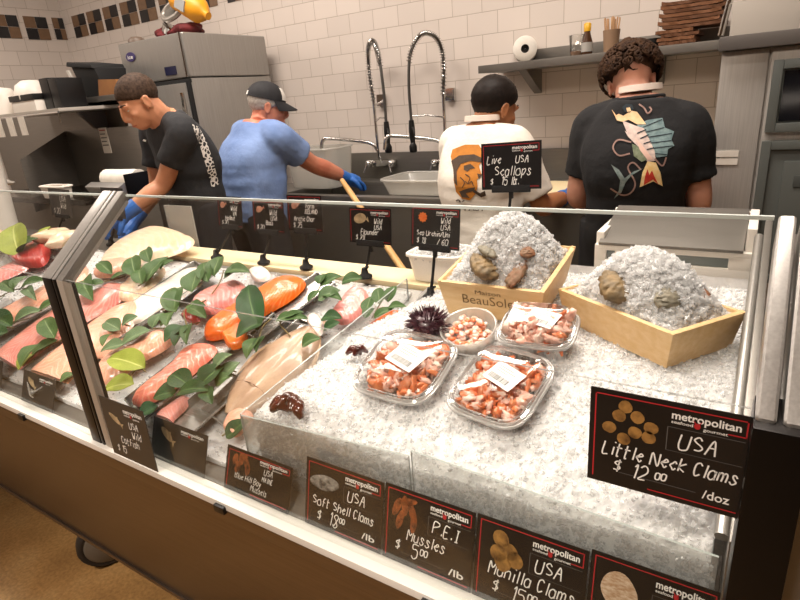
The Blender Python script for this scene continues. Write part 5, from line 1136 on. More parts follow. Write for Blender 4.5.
a, b = at_y(95, 80, 1.985), at_y(119, 94, 1.985); o = MB().hexa([V((a.x, 1.985, hz)), V((b.x, 1.985, hz)), V((b.x, 2.02, hz)), V((a.x, 2.02, hz))], [V((a.x+.03, 1.985, a.z)), V((b.x, 1.985, a.z-.012)), V((b.x, 2.02, a.z-.012)), V((a.x+.03, 2.02, a.z))]).build('cardboard_sheet', mat('cardboard', '9a6a3c', .8, col2='835731', nscale=10)); tag(o, 'brown cardboard piece leaning against the black bin', 'cardboard')
# on the station counter
root = thing('wrap_roll_holder', V((at_y(108, 170, 1.72).x, 1.75, 1.065)), 'white wrapping roll in a steel holder on the dark counter', 'wrap dispenser')
a, b = at_y(87, 168, 1.70), at_y(121, 168, 1.70); 
MB().tube([(a.x+.02, 1.79, 1.155), (b.x, 1.79, 1.155)], .05, 24).build('paper_roll', PAPER, root, smooth=True)
MB().hexa([V((a.x+.03, 1.68, 1.066)), V((b.x, 1.68, 1.066)), V((b.x, 1.88, 1.066)), V((a.x+.03, 1.88, 1.066))], [V((a.x, 1.66, 1.13)), V((b.x, 1.66, 1.13)), V((b.x, 1.70, 1.15)), V((a.x, 1.70, 1.15))]).build('steel_holder', STEELV, root, bevel=.002)
MB().box((b.x, 1.70, 1.066), (b.x+.008, 1.85, 1.19)).build('end_plate', DARKM, root, bevel=.004)
m = MB(); c = at_z(62, 184, 1.0); rr = random.Random(2)
for k in range(9): m.ell(V((c.x+rr.uniform(-.10, .14), min(max(c.y, 1.70), 1.95)+rr.uniform(-.05, .05), 1.08+rr.uniform(0, .02))), (.06, .04, .014), Matrix.Rotation(rr.uniform(0, 3), 3, 'Z'), 10, 6, .3, 3, k)
o = link_mesh(remesh(m, .008, 2), 'white_cloth', PAPER); tag(o, 'crumpled white paper on the dark counter', 'paper')
tub(TF2, TF2[0].z-1.066, .12, 'small white plastic tub left of the dark counter')
# pale fish piled behind the ledge at left, inside the case
fishpile('fish_piece', (-2.62, 1.22, .955), .13, 'pale cream fish heap beyond the mullion at the back of the case', CRM, 6)
fishpile('fish_piece', (-3.05, 1.2, .95), .12, 'cream fish pieces behind the red tuna chunk', CRM, 8)
# ------------------------------------------------------------------ people
SK = [mat('skin_warm', 'c98f6c', .5, col2='bd8160', nscale=12, sss=.15), mat('skin_ruddy', 'cf8a6e', .5, col2='b96f56', nscale=12, sss=.15), mat('skin_tan', 'a9704a', .5, col2='9a6340', nscale=12, sss=.15), mat('skin_pale', 'd9a48c', .5, col2='cc8f78', nscale=12, sss=.15)]
HAIRM = [mat('hair_brown_short', '2e221a', .7, col2='4a392d', nscale=90, spec=.15), mat('hair_grey', '9a9288', .7, col2='b9b2a8', nscale=80, spec=.15), mat('hair_black', '17120f', .55, col2='231b17', nscale=70, spec=.15), mat('hair_curly_brown', '2c1d15', .7, col2='46301f', nscale=40, spec=.15)]
GLOVE = mat('glove_blue', '2f6fc4', .45, col2='2a62b2', nscale=30, bump=.15, bscale=60)
PANTS = mat('trousers_dark', '1b1b1e', .85, col2='232327', nscale=20); SHOE = mat('shoe_black', '101010', .5)
def cloth(name, c1, c2, b=.35): return mat(name, c1, .9, col2=c2, nscale=6, bump=b, bscale=16, bdist=.02)
def limb(m, pts, rad, n=14, k=8): m.tube(pts, rad, n, smooth=k)
def hand_mesh(m, wrist, d, palm, side, curl=.6, grow=0):
    # d: forearm direction, palm: direction the palm faces, side: -1 left, 1 right
    d = V(d).normalized(); p = V(palm); p = (p-d*p.dot(d)).normalized(); x = d.cross(p).normalized()
    m.tube([wrist-d*.02, wrist+d*.015, wrist+d*.05, wrist+d*.09], [.027+grow, .029+grow, .036+grow, .034+grow], 12, smooth=4, flat=None)
    k = wrist+d*.085
    for i, (o, L) in enumerate(((-.03, .068), (-.01, .078), (.011, .074), (.031, .058))):
        b = k+x*o-p*.002; a = 0; pts = [b-d*.02, b]; q = b; dd = d
        for s in range(3):
            a += curl*(.35+.3*s); dd = d*cos(a)+p*sin(a); q = q+dd*L*(.44, .32, .24)[s]; pts.append(q)
        m.tube(pts, [.0105+grow, .0100+grow, .0094+grow, .0086+grow, .007+grow], 8, smooth=3)
    t0 = wrist+d*.03+x*.028*(-side); m.tube([t0, t0+x*(-side)*.022+d*.02+p*.012, t0+x*(-side)*.030+d*.045+p*.03, t0+x*(-side)*.024+d*.066+p*.042], [.015+grow, .0125+grow, .0105+grow, .008+grow], 8, smooth=3)
HS = .94
def head_parts(m, H_, R, neck):
    P = lambda x, y, z: H_+R @ V((x, y, z))*HS
    E = lambda c, r, rot=None: m.ell(P(*c), tuple(q*HS for q in r), R if rot is None else R @ rot, 20, 14)
    E((0, -.014, .030), (.074, .095, .084)); E((0, .030, -.030), (.064, .066, .082)); E((0, .050, -.085), (.040, .042, .030)); E((0, .02, -.06), (.058, .06, .05))
    m.tube([P(0, .088, .022), P(0, .103, -.005), P(0, .108, -.030), P(0, .094, -.042)], [.009, .0105, .0125, .009], 10, smooth=3)
    for s in (-1, 1):
        E((s*.015, .100, -.036), (.011, .011, .010)); E((s*.030, .078, .022), (.026, .014, .010)); E((s*.038, .062, -.028), (.024, .026, .022)); E((s*.030, .0745, .0105), (.0145, .0125, .0075)); E((s*.030, .0735, -.008), (.013, .0105, .005))
        e = Matrix.Rotation(s*.35, 3, 'Z') @ Matrix.Rotation(.15, 3, 'X')
        c = V((s*.075, -.006, -.012)); m.tube([P(*(c+V((s*.007*abs(cos(a*.5)), .015*sin(a), .027*cos(a))))) for a in [2*pi*i/16 for i in range(16)]], .0052, 8, closed=True); E(tuple(c+V((0, .002, 0))), (.006, .013, .023)); E(tuple(c+V((s*.003, .003, -.024))), (.006, .008, .010))
    E((0, .090, -.062), (.026, .014, .010)); E((0, .088, -.074), (.022, .014, .009))
    m.tube([neck, P(0, -.022, -.10), P(0, -.016, -.03)], [.064, .060, .058], 14, smooth=3)
def person(name, base, face, label, skin, joints, head, hR, shirtm, hair, sleeve=.62, build=1.0, hem=-.06, gloves=(True, True), palm=((0, 0, -1), (0, 0, -1)), neckh=.0, wide=1.0, seed=0):
    # joints (world): pelvis, chest, neck, ls, rs, le, re, lw, rw
    J = {k: V(v) for k, v in joints.items()}; root = thing('person', (base[0], base[1], 0), label, 'person')
    f = V((cos(face), sin(face), 0)); rt = V((f.y, -f.x, 0)); b = build
    m = MB()
    spine = [J['pelvis'], J['pelvis'].lerp(J['chest'], .5), J['chest'], J['chest'].lerp(J['neck'], .55), J['neck']]
    lat = (J['rs']-J['ls']).normalized()
    def torso(mb, grow, lo, top=1.0, wob=0):
        rr = []; N = 22; S = catmull(spine, N); dims = catmull([V((.165, .115, 0)), V((.158*wide, .112, 0)), V((.180, .122, 0)), V((.165, .088, 0)), V((.066, .064, 0))], N)
        if lo: 
            d0 = (S[0]-S[1]).normalized(); S = [S[0]+d0*lo]+S; dims = [dims[0]]+dims
        for i, p in enumerate(S):
            if i > top*len(S): break
            t = (S[min(i+1, len(S)-1)]-S[max(i-1, 0)]).normalized(); lx = (lat-t*lat.dot(t)).normalized(); ly = t.cross(lx)
            w, d = dims[i].x*b+grow, dims[i].y*b+grow; row = []
            for j in range(32):
                a = 2*pi*j/32; c, s = cos(a), sin(a); e = 2.6; r = (abs(c)**e+abs(s)**e)**(-1/e)
                g = 1+wob*noise.noise(V((c*2.2+seed, s*2.2, p.z*9)))
                row.append(p+lx*w*c*r*g+ly*d*s*r*g)
            rr.append(row)
        mb.rings(rr)
    torso(m, -.004, .02)
    for s, sh, el, wr in ((-1, 'ls', 'le', 'lw'), (1, 'rs', 're', 'rw')):
        limb(m, [J['neck'].lerp(J[sh], .25)-V((0, 0, .04)), J[sh].lerp(J['neck'], .25), J[sh], J[sh].lerp(J[el], .5), J[el], J[el].lerp(J[wr], .4), J[wr]], [.05*b, .056*b, .060*b, .050*b, .042*b, .043*b, .028*b])
    hp = J['pelvis']
    for s in (-1, 1):
        h = hp+lat*s*.095*b-V((0, 0, .03)); an = V((base[0], base[1], .08))+rt*s*.13; kn = h.lerp(an, .5)+f*.03
        limb(m, [h+V((0, 0, .08)), h, h.lerp(kn, .5), kn, kn.lerp(an, .4), an], [.08*b, .085*b, .075*b, .054*b, .055*b, .036*b])
    head_parts(m, V(head), hR, J['neck']-V((0, 0, .03)))
    for s, el, wr, g, pm in ((-1, 'le', 'lw', gloves[0], palm[0]), (1, 're', 'rw', gloves[1], palm[1])):
        if not g: hand_mesh(m, J[wr], J[wr]-J[el], pm, s)
    link_mesh(remesh(m, .0055, 4, 'body'), 'body', skin, root)
    HP = lambda x, y, z: V(head)+hR @ V((x, y, z))*HS
    for s in (-1, 1):
        e = MB(); e.ell(HP(s*.030, .0718, .002), (.0105, .0110, .0095), hR, 14, 10); eo = e.build('eye', mat('eye_white', 'c8bcb0', .4), root, smooth=True)
        e = MB(); e.ell(HP(s*.030, .0812, .001), (.0048, .002, .0048), hR, 12, 8); e.build('iris', mat('eye_iris', '2a1c14', .2), eo, smooth=True)
        e = MB(); e.tube([HP(s*.012, .091, .026), HP(s*.032, .089, .032), HP(s*.050, .075, .026)], [.003, .004, .0025], 8, smooth=3); e.build('eyebrow', hair, root, smooth=True)
    e = MB(); e.tube([HP(-.022, .090, -.068), HP(0, .1015, -.067), HP(.022, .090, -.068)], [.003, .005, .003], 8, smooth=4); e.build('lips', mat('lips', 'a9604f', .45), root, smooth=True)
    # clothes
    s_ = MB(); torso(s_, .014, -hem if hem else 0, .93, .05)
    for sh, el in (('ls', 'le'), ('rs', 're')):
        e = J[sh].lerp(J[el], sleeve); limb(s_, [J['neck'].lerp(J[sh], .2)-V((0, 0, .018)), J[sh].lerp(J['neck'], .3), J[sh], J[sh].lerp(J[el], sleeve*.6), e], [.046*b, .064*b, .073*b, .070*b, .071*b])
    me = remesh(s_, .0085, 5, 'shirt'); sh = link_mesh(me, 'shirt', shirtm, root)
    for v in me.vertices:
        p = v.co; w = noise.noise(V((p.x*7+seed, p.y*7, p.z*11)))*.006+noise.noise(V((p.x*5, p.y*5+seed, p.z*26)))*.004*(1 if p.z < J['chest'].z else .4); v.co = p+v.normal*w
    t = MB()
    nb, nt = J['neck']-V((0, 0, .03)), HP(0, -.022, -.10); hz = V((nt.x-nb.x, nt.y-nb.y, 0)); ax = (V((0, 0, 1))+hz*2.2).normalized(); lx = (lat-ax*lat.dot(ax)).normalized(); ly = ax.cross(lx)
    ring = lambda q, R0: [nb+ax*(.020+.085*q)+hz*.18*q+lx*cos(a)*R0+ly*sin(a)*R0 for a in [2*pi*i/28 for i in range(28)]]
    t.tube(ring(.0, .072), .0075, 8, closed=True); t.build('collar', shirtm, sh, smooth=True)
    t = MB()
    for s in (-1, 1):
        h = hp+lat*s*.095*b-V((0, 0, .03)); an = V((base[0], base[1], .075))+rt*s*.13; kn = h.lerp(an, .5)+f*.03
        limb(t, [h+V((0, 0, .07)), h, h.lerp(kn, .5), kn, kn.lerp(an, .5), an], [.10*b, .104*b, .094*b, .074*b, .068*b, .064*b])
    t.ell(hp-V((0, 0, .0)), (.165*b, .108*b, .12), rotz(face-pi/2), 24, 12)
    link_mesh(remesh(t, .012, 3, 'trousers'), 'trousers', PANTS, root)
    for s in (-1, 1):
        an = V((base[0], base[1], .0))+rt*s*.13; o = MB(); o.tube([an-f*.07+V((0, 0, .045)), an+V((0, 0, .055)), an+f*.09+V((0, 0, .042)), an+f*.17+V((0, 0, .03))], [.038, .046, .042, .026], 12, smooth=4)
        for q in range(len(o.v)): o.v[q].z = max(o.v[q].z, .002)
        o.build('shoe', SHOE, root, smooth=True)
    for s, el, wr, g, pm in ((-1, 'le', 'lw', gloves[0], palm[0]), (1, 're', 'rw', gloves[1], palm[1])):
        if g:
            gm = MB(); hand_mesh(gm, J[wr], J[wr]-J[el], pm, s, grow=.0012); d = (J[wr]-J[el]).normalized(); gm.tube([J[wr]-d*.05, J[wr]-d*.02, J[wr]+d*.02], [.036, .034, .031], 14)
            link_mesh(remesh(gm, .0028, 2, 'glove'), 'glove', GLOVE, root)
    return root, sh, ring
def hair_shell(root, head, hR, m, grow=.008, low=-.02, front=.03, thick=.012, disp=.03, fr=14, nape=-.05, name='hair'):
    # scalp cap: keeps the part of the skull above a line that drops towards the nape
    mb = MB(); NU, NV = 44, 26; rows = []
    for i in range(NV+1):
        row = []
        for j in range(NU):
            a = 2*pi*j/NU; c, s = cos(a), sin(a)    # s>0 is the face side
            lo = low+(front-low)*max(0, s)**1.2+(nape-low)*max(0, -s)**1.1
            zl = max(-1, min(.98, (lo-.030)/.086)); el0 = math.asin(zl); el = el0+(pi/2-.03-el0)*i/NV
            q = V((cos(el)*c, cos(el)*s, sin(el))); g = 1+disp*noise.noise(q*fr)
            e = min(1, i/2.5)
            row.append(V(head)+hR @ V((q.x*(.076+grow*e)*g, -.014+q.y*(.096+grow*e)*g, .030+q.z*(.086+grow*e)*g))*HS)
        rows.append(row)
    inner = [[V(head)+hR @ V((0, -.014, .03))*HS+(p-(V(head)+hR @ V((0, -.014, .03))*HS))*.93 for p in r] for r in rows]
    mb.rings(inner[::-1]+rows, True); return mb.build(name, m, root, smooth=True)
def headR(face, down=0, tilt=0):
    # +y of the head looks along face, bowed by down, leaned by tilt
    return Matrix.Rotation(face-pi/2, 3, 'Z') @ Matrix.Rotation(tilt, 3, 'Y') @ Matrix.Rotation(-down, 3, 'X')
BV = {}
def bvh(o):
    if o.name not in BV:
        me = o.data; BV[o.name] = BVHTree.FromPolygons([v.co.copy() for v in me.vertices], [tuple(p.vertices) for p in me.polygons])
    return BV[o.name]
def print_on(o, polys, name, m, off=.003, parent=None, step=2.6):
    # flat ink shapes laid on the cloth
    tr = bvh(o); mb = MB()
    for poly in polys:
        bm = bmesh.new(); vs = [bm.verts.new((x, y, 0)) for x, y in poly]
        tri = tessellate_polygon([[V((x, y, 0)) for x, y in poly]])
        for t in tri:
            try: bm.faces.new([vs[i] for i in t])
            except ValueError: pass
        for _ in range(4):
            lg = [e for e in bm.edges if e.calc_length() > step]
            if not lg: break
            bmesh.ops.subdivide_edges(bm, edges=lg, cuts=1, use_grid_fill=False); bmesh.ops.triangulate(bm, faces=bm.faces)
        bm.verts.index_update(); out = []; ok = []
        for v in bm.verts:
            d = ray(v.co.x, v.co.y).normalized(); h = tr.ray_cast(CAM, d)
            ok.append(h[0] is not None); out.append((h[0]-d*off) if h[0] is not None else V())
        b = len(mb.v); mb.v += out
        for f in bm.faces:
            ix = [v.index for v in f.verts]
            if all(ok[i] for i in ix): mb.f.append([b+i for i in ix]); mb.mi.append(0)
        bm.free()
    if mb.f: return mb.build(name, m, parent or o, fix=False)
def line_poly(pts, w, closed=False):
    # a stroke as quads in photo coordinates
    P_ = catmull([V((x, y, 0)) for x, y in pts], 6*(len(pts)-1)); out = []
    for a, b in zip(P_[:-1], P_[1:]):
        d = (b-a); 
        if d.length < 1e-6: continue
        n = V((-d.y, d.x, 0)).normalized()*w/2; out.append([((a+n).x, (a+n).y), ((b+n).x, (b+n).y), ((b-n).x, (b-n).y), ((a-n).x, (a-n).y)])
    return out
# ---- man in black with the sailfish print
def man_black():
    Y = 2.16; f = radians(93); nk = at_y(641, 95, Y); cx = nk.x
    zc = nk.z
    J = dict(pelvis=(cx+.0, Y-.0, .92), chest=(cx+.005, Y-.03, zc-.22), neck=(cx, Y, zc-.0), ls=(cx-.162, Y+.0, zc-.105), rs=(cx+.160, Y+.0, zc-.115), le=(cx-.212, Y+.03, zc-.36), re=(cx+.208, Y+.03, zc-.37), lw=(cx-.13, Y+.25, zc-.39), rw=(cx+.13, Y+.25, zc-.40))
    hd = at_y(631, 82, Y+.08); R = headR(f+.25, .55, -.12)
    root, sh, ring = person('man', (cx, Y-.02), f, 'man from behind in black shirt with a sailfish print and curly hair', SK[3], J, hd, R, cloth('shirt_black', '0f0f11', '161618'), HAIRM[3], build=.97, hem=-.12, seed=1, sleeve=.66)
    m = MB(); rnd = random.Random(5); c0 = V(hd)+R @ V((0, -.016, .035))
    m.ell(c0+R @ V((0, .0, .018)), (.090, .106, .074), R, 28, 18, .2, 6)
    for k in range(620):
        z = rnd.uniform(-.85, 1); a = rnd.uniform(0, 6.28); q = V((sqrt(1-z*z)*cos(a), sqrt(1-z*z)*sin(a), z))
        if q.y > .45 and q.z < .35: continue
        if q.z < -.34 and q.y < .3: continue
        p = c0+R @ V((q.x*.100, q.y*.112, q.z*.088)); n = (R @ q).normalized(); t = n.cross(V((rnd.uniform(-1, 1), rnd.uniform(-1, 1), rnd.uniform(-1, 1)))).normalized(); u = n.cross(t); r = rnd.uniform(.007, .013)
        m.tube([p+n*(.002+.005*i/9)+(t*cos(i*.85)+u*sin(i*.85))*r*(1-.03*i) for i in range(10)], [.0045]*8+[.003, .0015], 5)
    m.build('hair', HAIRM[3], root, smooth=True, fix=False)
    s = MB(); s.rings([ring(.26, .064), ring(.27, .0705), ring(.50, .0685), ring(.51, .060)]); s.build('apron_strap', mat('apron_white', 'e2d3c6', .85), root, smooth=True)
    k = 3.078; Q = lambda L: [(550+x/k, 30+y/k) for x, y in L]
    c = lambda n, h, h2=None: mat(n, h, .8, col2=h2, nscale=60)
    print_on(sh, [Q([(268, 292), (300, 277), (346, 270), (354, 300), (382, 312), (374, 338), (383, 356), (364, 366), (360, 388), (328, 392), (300, 345)])], 'sail_print', c('print_teal', '5c7478', '7d9494'), .0030)
    print_on(sh, [q for L in ([(285, 300), (345, 275)], [(292, 315), (352, 300)], [(300, 330), (376, 318)], [(308, 348), (374, 340)], [(316, 364), (378, 356)], [(324, 380), (360, 384)]) for q in line_poly(Q(L), .9)], 'sail_rays', c('print_navy', '1a2830'), .0042)
    print_on(sh, [Q([(222, 278), (262, 294), (288, 302), (305, 335), (322, 372), (326, 402), (300, 406), (282, 372), (258, 345), (238, 318)]), Q([(230, 310), (262, 332), (280, 358), (262, 350), (240, 328)])], 'fish_print', c('print_fish', 'b7a39c', 'd2c0b4'), .0042)
    print_on(sh, [Q([(262, 330), (282, 352), (318, 398), (300, 400), (276, 368)])], 'belly_print', c('print_belly', 'd8b4a4'), .005)
    print_on(sh, [q for L in ([(268, 318), (296, 306)], [(278, 334), (304, 322)], [(288, 350), (312, 342)], [(298, 368), (320, 362)]) for q in line_poly(Q(L), 1.1)], 'stripe_print', c('print_navy', '1a2830'), .0056)
    print_on(sh, [Q([(190, 244), (203, 262), (212, 258), (226, 264), (250, 248), (268, 252), (286, 276), (296, 290), (268, 290), (242, 276), (222, 282), (206, 278)])], 'figure_print', c('print_tan', 'd9b080', 'e6c79c'), .0046)
    print_on(sh, [Q([(222, 238), (234, 227), (252, 229), (258, 242), (246, 254), (230, 252)])], 'figure_hair_print', c('print_navy', '1a2830'), .005)
    print_on(sh, [Q([(234, 240), (246, 238), (250, 250), (238, 252)])], 'figure_face_print', c('print_tan', 'd9b080', 'e6c79c'), .006)
    print_on(sh, [Q([(252, 350), (284, 364), (302, 398), (282, 406), (258, 388)])], 'scale_print', c('print_olive', '5f6b52', '8d957a'), .0046)
    print_on(sh, [Q([(300, 404), (326, 408), (340, 440), (347, 481), (318, 466), (276, 484), (284, 440)])], 'tail_print', c('print_cream', 'e8c27a', 'f0d9a4'), .005)
    print_on(sh, [Q([(300, 428), (306, 446), (314, 432), (322, 452), (334, 476), (317, 460), (288, 478), (292, 452)])], 'tail_flame_print', c('print_red', 'b5261e', 'd0472a'), .006)
    print_on(sh, [Q([(286, 426), (250, 448), (232, 470), (220, 500), (196, 520), (212, 494), (216, 462), (188, 414), (212, 430), (230, 456), (256, 436)])], 'tail_fin_print', c('print_greygreen', '87938e', '5f7474'), .0044)
    print_on(sh, [q for L in ([(250, 345), (210, 338), (194, 362), (212, 386), (246, 380)], [(280, 430), (256, 408), (240, 425), (262, 470), (250, 500), (222, 508), (186, 488)], [(322, 396), (346, 418), (358, 392)], [(274, 228), (290, 240), (300, 256), (312, 246), (306, 236)]) for q in line_poly(Q(L), 1.6)], 'rope_print', c('print_rope', '8d6f66', 'a5877a'), .0044)
man_black()
# ---- man in white with the sea captain print
def man_white():
    Y = 2.12; f = radians(80); nk = at_y(482, 124, Y); cx, zc = nk.x, nk.z
    r = V((sin(f), -cos(f), 0)); fw = V((cos(f), sin(f), 0)); C0 = V((cx, Y, zc))
    A = lambda x, y, z: C0+r*x+fw*y+V((0, 0, z))
    J = dict(pelvis=A(.03, -.06, -.47), chest=A(.02, -.05, -.21), neck=A(0, 0, 0), ls=A(-.142, -.0, -.085), rs=A(.15, .02, -.09), le=A(-.175, .08, -.34), re=A(.21, .10, -.33), lw=A(-.10, .27, -.345), rw=A(.20, .33, -.335))
    hd = at_y(495, 107, Y+.06); R = headR(f-.35, .36, .05)
    root, sh, ring = person('man', (cx+.03, Y-.05), f, 'man in white shirt printed with a brown bearded sea captain face', SK[2], J, hd, R, cloth('shirt_cream', 'ddd5c8', 'e6dfd4'), HAIRM[2], build=.92, hem=-.16, seed=2, sleeve=.8)
    hair_shell(root, hd, R, HAIRM[2], .009, -.015, .062, nape=-.075, disp=.04)
    s = MB(); s.rings([ring(.26, .064), ring(.27, .0705), ring(.50, .0685), ring(.51, .060)]); s.build('apron_strap', mat('apron_white', 'e2d3c6', .85), root, smooth=True)
    k = 3.333; Q = lambda L: [(420+x/k, 60+y/k) for x, y in L]; c = lambda n, h, h2=None: mat(n, h, .8, col2=h2, nscale=40)
    print_on(sh, [Q([(102, 322), (108, 298), (150, 282), (196, 282), (208, 300), (206, 340), (196, 352), (206, 384), (190, 398), (192, 424), (184, 448), (166, 468), (140, 462), (120, 440), (112, 400), (112, 356)])], 'captain_print', c('print_ochre', 'b87420', 'a5661a'), .003)
    dk = c('print_dark_brown', '3a2a1c', '4a3826')
    print_on(sh, [Q([(104, 336), (130, 318), (180, 314), (206, 326), (206, 342), (168, 336), (136, 346), (122, 370), (124, 420), (114, 408), (110, 360)]), Q([(146, 352), (168, 346), (184, 360), (170, 362), (158, 372), (146, 366)]), Q([(130, 438), (160, 428), (184, 424), (180, 436), (152, 444), (166, 460), (140, 458)]), Q([(178, 430), (200, 444), (216, 436), (220, 452), (204, 458), (176, 440)]), Q([(190, 378), (208, 382), (196, 396)])], 'captain_ink_print', dk, .0045)
    print_on(sh, [q for L in ([(150, 380), (166, 392), (160, 410)], [(134, 390), (148, 408), (140, 426)], [(172, 404), (178, 420)], [(150, 404), (160, 412), (172, 404)]) for q in line_poly(Q(L), .9)], 'captain_line_print', dk, .0046)
    vs, fs = text_mesh('FAST', .01); pol = []
    x0 = min(v.x for v in vs); x1 = max(v.x for v in vs)
    print_on(sh, [[(464.5+(vs[i].x-x0)/(x1-x0)*20.5, 210.5-vs[i].y*6.2+(vs[i].x-x0)/(x1-x0)*.6) for i in fc] for fc in fs], 'shirt_lettering', dk, .004)
    print_on(sh, [q for L in ([(120, 470), (128, 466), (134, 474)], [(140, 472), (148, 468)]) for q in line_poly(Q(L), 1.2)], 'shirt_scroll_print', dk, .004)
man_white()
# ---- man in blue with a cap
def man_blue():
    Y = 2.18; f = radians(72); nk = at_y(258, 122, Y); cx, zc = nk.x, nk.z
    r = V((sin(f), -cos(f), 0)); fw = V((cos(f), sin(f), 0)); C0 = V((cx, Y, zc))
    A = lambda x, y, z: C0+r*x+fw*y+V((0, 0, z))
    W_ = at_y(345, 177, Y+.36); E_ = at_y(311, 163, Y+.16)
    J = dict(pelvis=A(.0, -.10, -.46), chest=A(.0, -.07, -.20), neck=A(0, 0, 0), ls=A(-.185, -.0, -.07), rs=A(.19, .0, -.08), le=A(-.245, .06, -.33), re=E_, lw=A(-.33, .19, -.43), rw=W_)
    hd = at_y(268, 106, Y+.07); R = headR(f-.40, .30, .0)
    root, sh, ring = person('man', (cx, Y-.08), f, 'man in light blue shirt and black cap reaching to the sink', SK[1], J, hd, R, cloth('shirt_blue', '6a83b2', '7890bc'), HAIRM[1], build=1.10, hem=-.035, seed=3, wide=1.1, palm=((0, 0, -1), (0, 0, -1)))
    hair_shell(root, hd, R, HAIRM[1], .006, -.02, .03, nape=-.055, disp=.05)
    HP = lambda x, y, z: V(hd)+R @ V((x, y, z))*HS
    cp = MB(); rows = []
    for i in range(13):
        el = -.05+(pi/2-.08)*i/12; rows.append([HP(.088*cos(el)*cos(a), -.014+.108*cos(el)*sin(a), .036+.092*sin(el)) for a in [2*pi*j/36 for j in range(36)]])
    cp.rings(rows); cap = cp.build('cap', mat('cap_black', '17171a', .8, col2='222226', nscale=30), root, smooth=True)
    br = MB(); top = []; bot = []
    for i in range(11):
        for j in range(17):
            a = -1.25+2.5*j/16; u = i/10; x = sin(a)*(.086+.0*u); y = -.014+cos(a)*.104+u*.075*cos(a*.85); z = .036-u*.022-.030*(sin(a)**2)*u; top.append(HP(x, y, z+.003)); bot.append(HP(x, y, z-.002))
    n = len(top); br.add(top+bot, [f_ for i in range(10) for j in range(16) for f_ in ((i*17+j, i*17+j+1, (i+1)*17+j+1, (i+1)*17+j), (n+(i+1)*17+j, n+(i+1)*17+j+1, n+i*17+j+1, n+i*17+j))]); br.build('brim', mat('cap_black', '17171a', .8), cap, smooth=True)
    fp = MB(); rows = []
    for i in range(8):
        el = .10+.75*i/7; rows.append([HP(.0895*cos(el)*sin(a), -.014+.1095*cos(el)*cos(a), .036+.0935*sin(el)) for a in [-.75+1.5*j/10 for j in range(11)]])
    k = 11; fp.add([p for r_ in rows for p in r_], [(i*k+j, i*k+j+1, (i+1)*k+j+1, (i+1)*k+j) for i in range(7) for j in range(10)]); fp.build('cap_front', mat('cap_white', 'd9d6d0', .8), cap, smooth=True)
    fp = MB(); rows = []
    for i in range(4):
        el = .0+.22*i/3; rows.append([HP(.0895*cos(el)*sin(a), -.014-.1095*cos(el)*cos(a), .036+.0935*sin(el)) for a in [-.35+.7*j/6 for j in range(7)]])
    k = 7; fp.add([p for r_ in rows for p in r_], [(i*k+j, i*k+j+1, (i+1)*k+j+1, (i+1)*k+j) for i in range(3) for j in range(6)]); fp.build('cap_strap', mat('cap_white', 'd9d6d0', .8), cap, smooth=True)
man_blue()
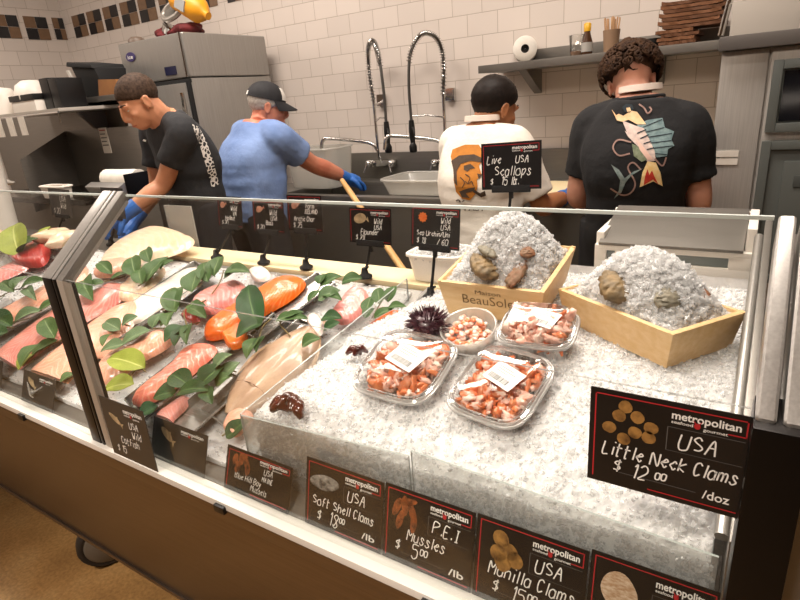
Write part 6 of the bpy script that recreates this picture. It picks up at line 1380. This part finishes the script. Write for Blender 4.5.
# ---- young man leaning over the case
HS = .90
def man_grey():
    Y = 1.75; f = radians(-107); nk = at_y(161, 113, Y-.10); cx, zc = nk.x, nk.z
    C0 = V((cx, Y-.10, zc)); fw = V((cos(f), sin(f), 0)); r = V((sin(f), -cos(f), 0))
    A = lambda x, y, z: C0+r*x+fw*y+V((0, 0, z))
    EL = at_y(163, 184, 1.57); WR = at_y(128, 212, 1.42)
    J = dict(pelvis=A(.01, -.09, -.44), chest=A(.0, -.075, -.20), neck=A(0, 0, 0), ls=A(-.175, -.02, -.085), rs=A(.175, -.01, -.085), le=EL, re=A(.22, .02, -.34), lw=WR, rw=A(.20, .16, -.47))
    hd = at_y(139, 101, Y-.20); R = headR(f+.0, .55, .0)
    root, sh, ring = person('man', (C0.x-fw.x*.09, C0.y-fw.y*.09), f, 'young man in dark grey shirt leaning over to reach into the case', SK[0], J, hd, R, cloth('shirt_charcoal', '1d1e20', '27282b'), HAIRM[0], build=.92, hem=-.12, seed=4, sleeve=.60)
    hair_shell(root, hd, R, HAIRM[0], .004, .002, .054, nape=-.055, disp=.03, fr=30)
    t = NT('shirt_scribble'); tc = t.new('ShaderNodeTexCoord'); vo = t.new('ShaderNodeTexVoronoi', feature='DISTANCE_TO_EDGE', ins={'Scale': 60}); t.link(tc.outputs['Object'], vo.inputs['Vector']); t.link(t.ramp(vo.outputs[0], [(.10, 'd6d2cc'), (.16, '2a2a2c')]), t.b.inputs['Base Color']); t.b.inputs['Roughness'].default_value = .9
    print_on(sh, [[(192, 124), (199, 127), (206, 140), (213, 160), (219, 184), (212, 188), (206, 166), (200, 146)]], 'back_print', t.m, .003)
    print_on(sh, [q for L in ([(143, 140), (146, 141)],) for q in line_poly(L, 2)], 'chest_mark', WHITE, .003)
man_grey()
# ------------------------------------------------------------------ light
def area(name, loc, size, power, col, rot=(0, 0, 0), spread=180):
    l = bpy.data.lights.new(name, 'AREA'); l.shape = 'RECTANGLE'; l.size, l.size_y = size; l.energy = power; l.color = col; l.spread = radians(spread)
    o = bpy.data.objects.new(name, l); COL.objects.link(o); o.location = loc; o.rotation_euler = rot; return o
WARM = (1, .83, .68); NEUT = (1, .885, .79)
area('ceiling_lamp', (-.6, 1.85, 2.95), (1.2, .4), 36, NEUT)
area('ceiling_lamp', (-2.4, 1.85, 2.95), (1.2, .4), 36, NEUT)
area('ceiling_lamp', (-4.3, 1.15, 2.95), (1.0, .4), 30, NEUT)
area('case_lamp', (-.5, 1.15, 2.7), (1.4, .15), 17, NEUT, (radians(-8), 0, 0), 130)
area('case_lamp', (-2.1, 1.15, 2.7), (1.4, .15), 17, NEUT, (radians(-8), 0, 0), 130)
area('shop_lamp', (-1.0, -1.2, 2.9), (2.4, .5), 21, WARM, (radians(35), 0, 0), 150)
for x in (-.45, -1.6): area('ice_front_fill', (x, -.9, 2.75), (.25, .25), 2.6, NEUT, (math.atan2(1.6, 2.0), 0, 0), 36)  # added fill lights that brighten the ice front and signs, no known fixtures
w = bpy.data.worlds.new('world'); SC.world = w; w.use_nodes = True
w.node_tree.nodes['Background'].inputs[0].default_value = (1, .88, .76, 1); w.node_tree.nodes['Background'].inputs[1].default_value = .05
SC.view_settings.exposure = .12
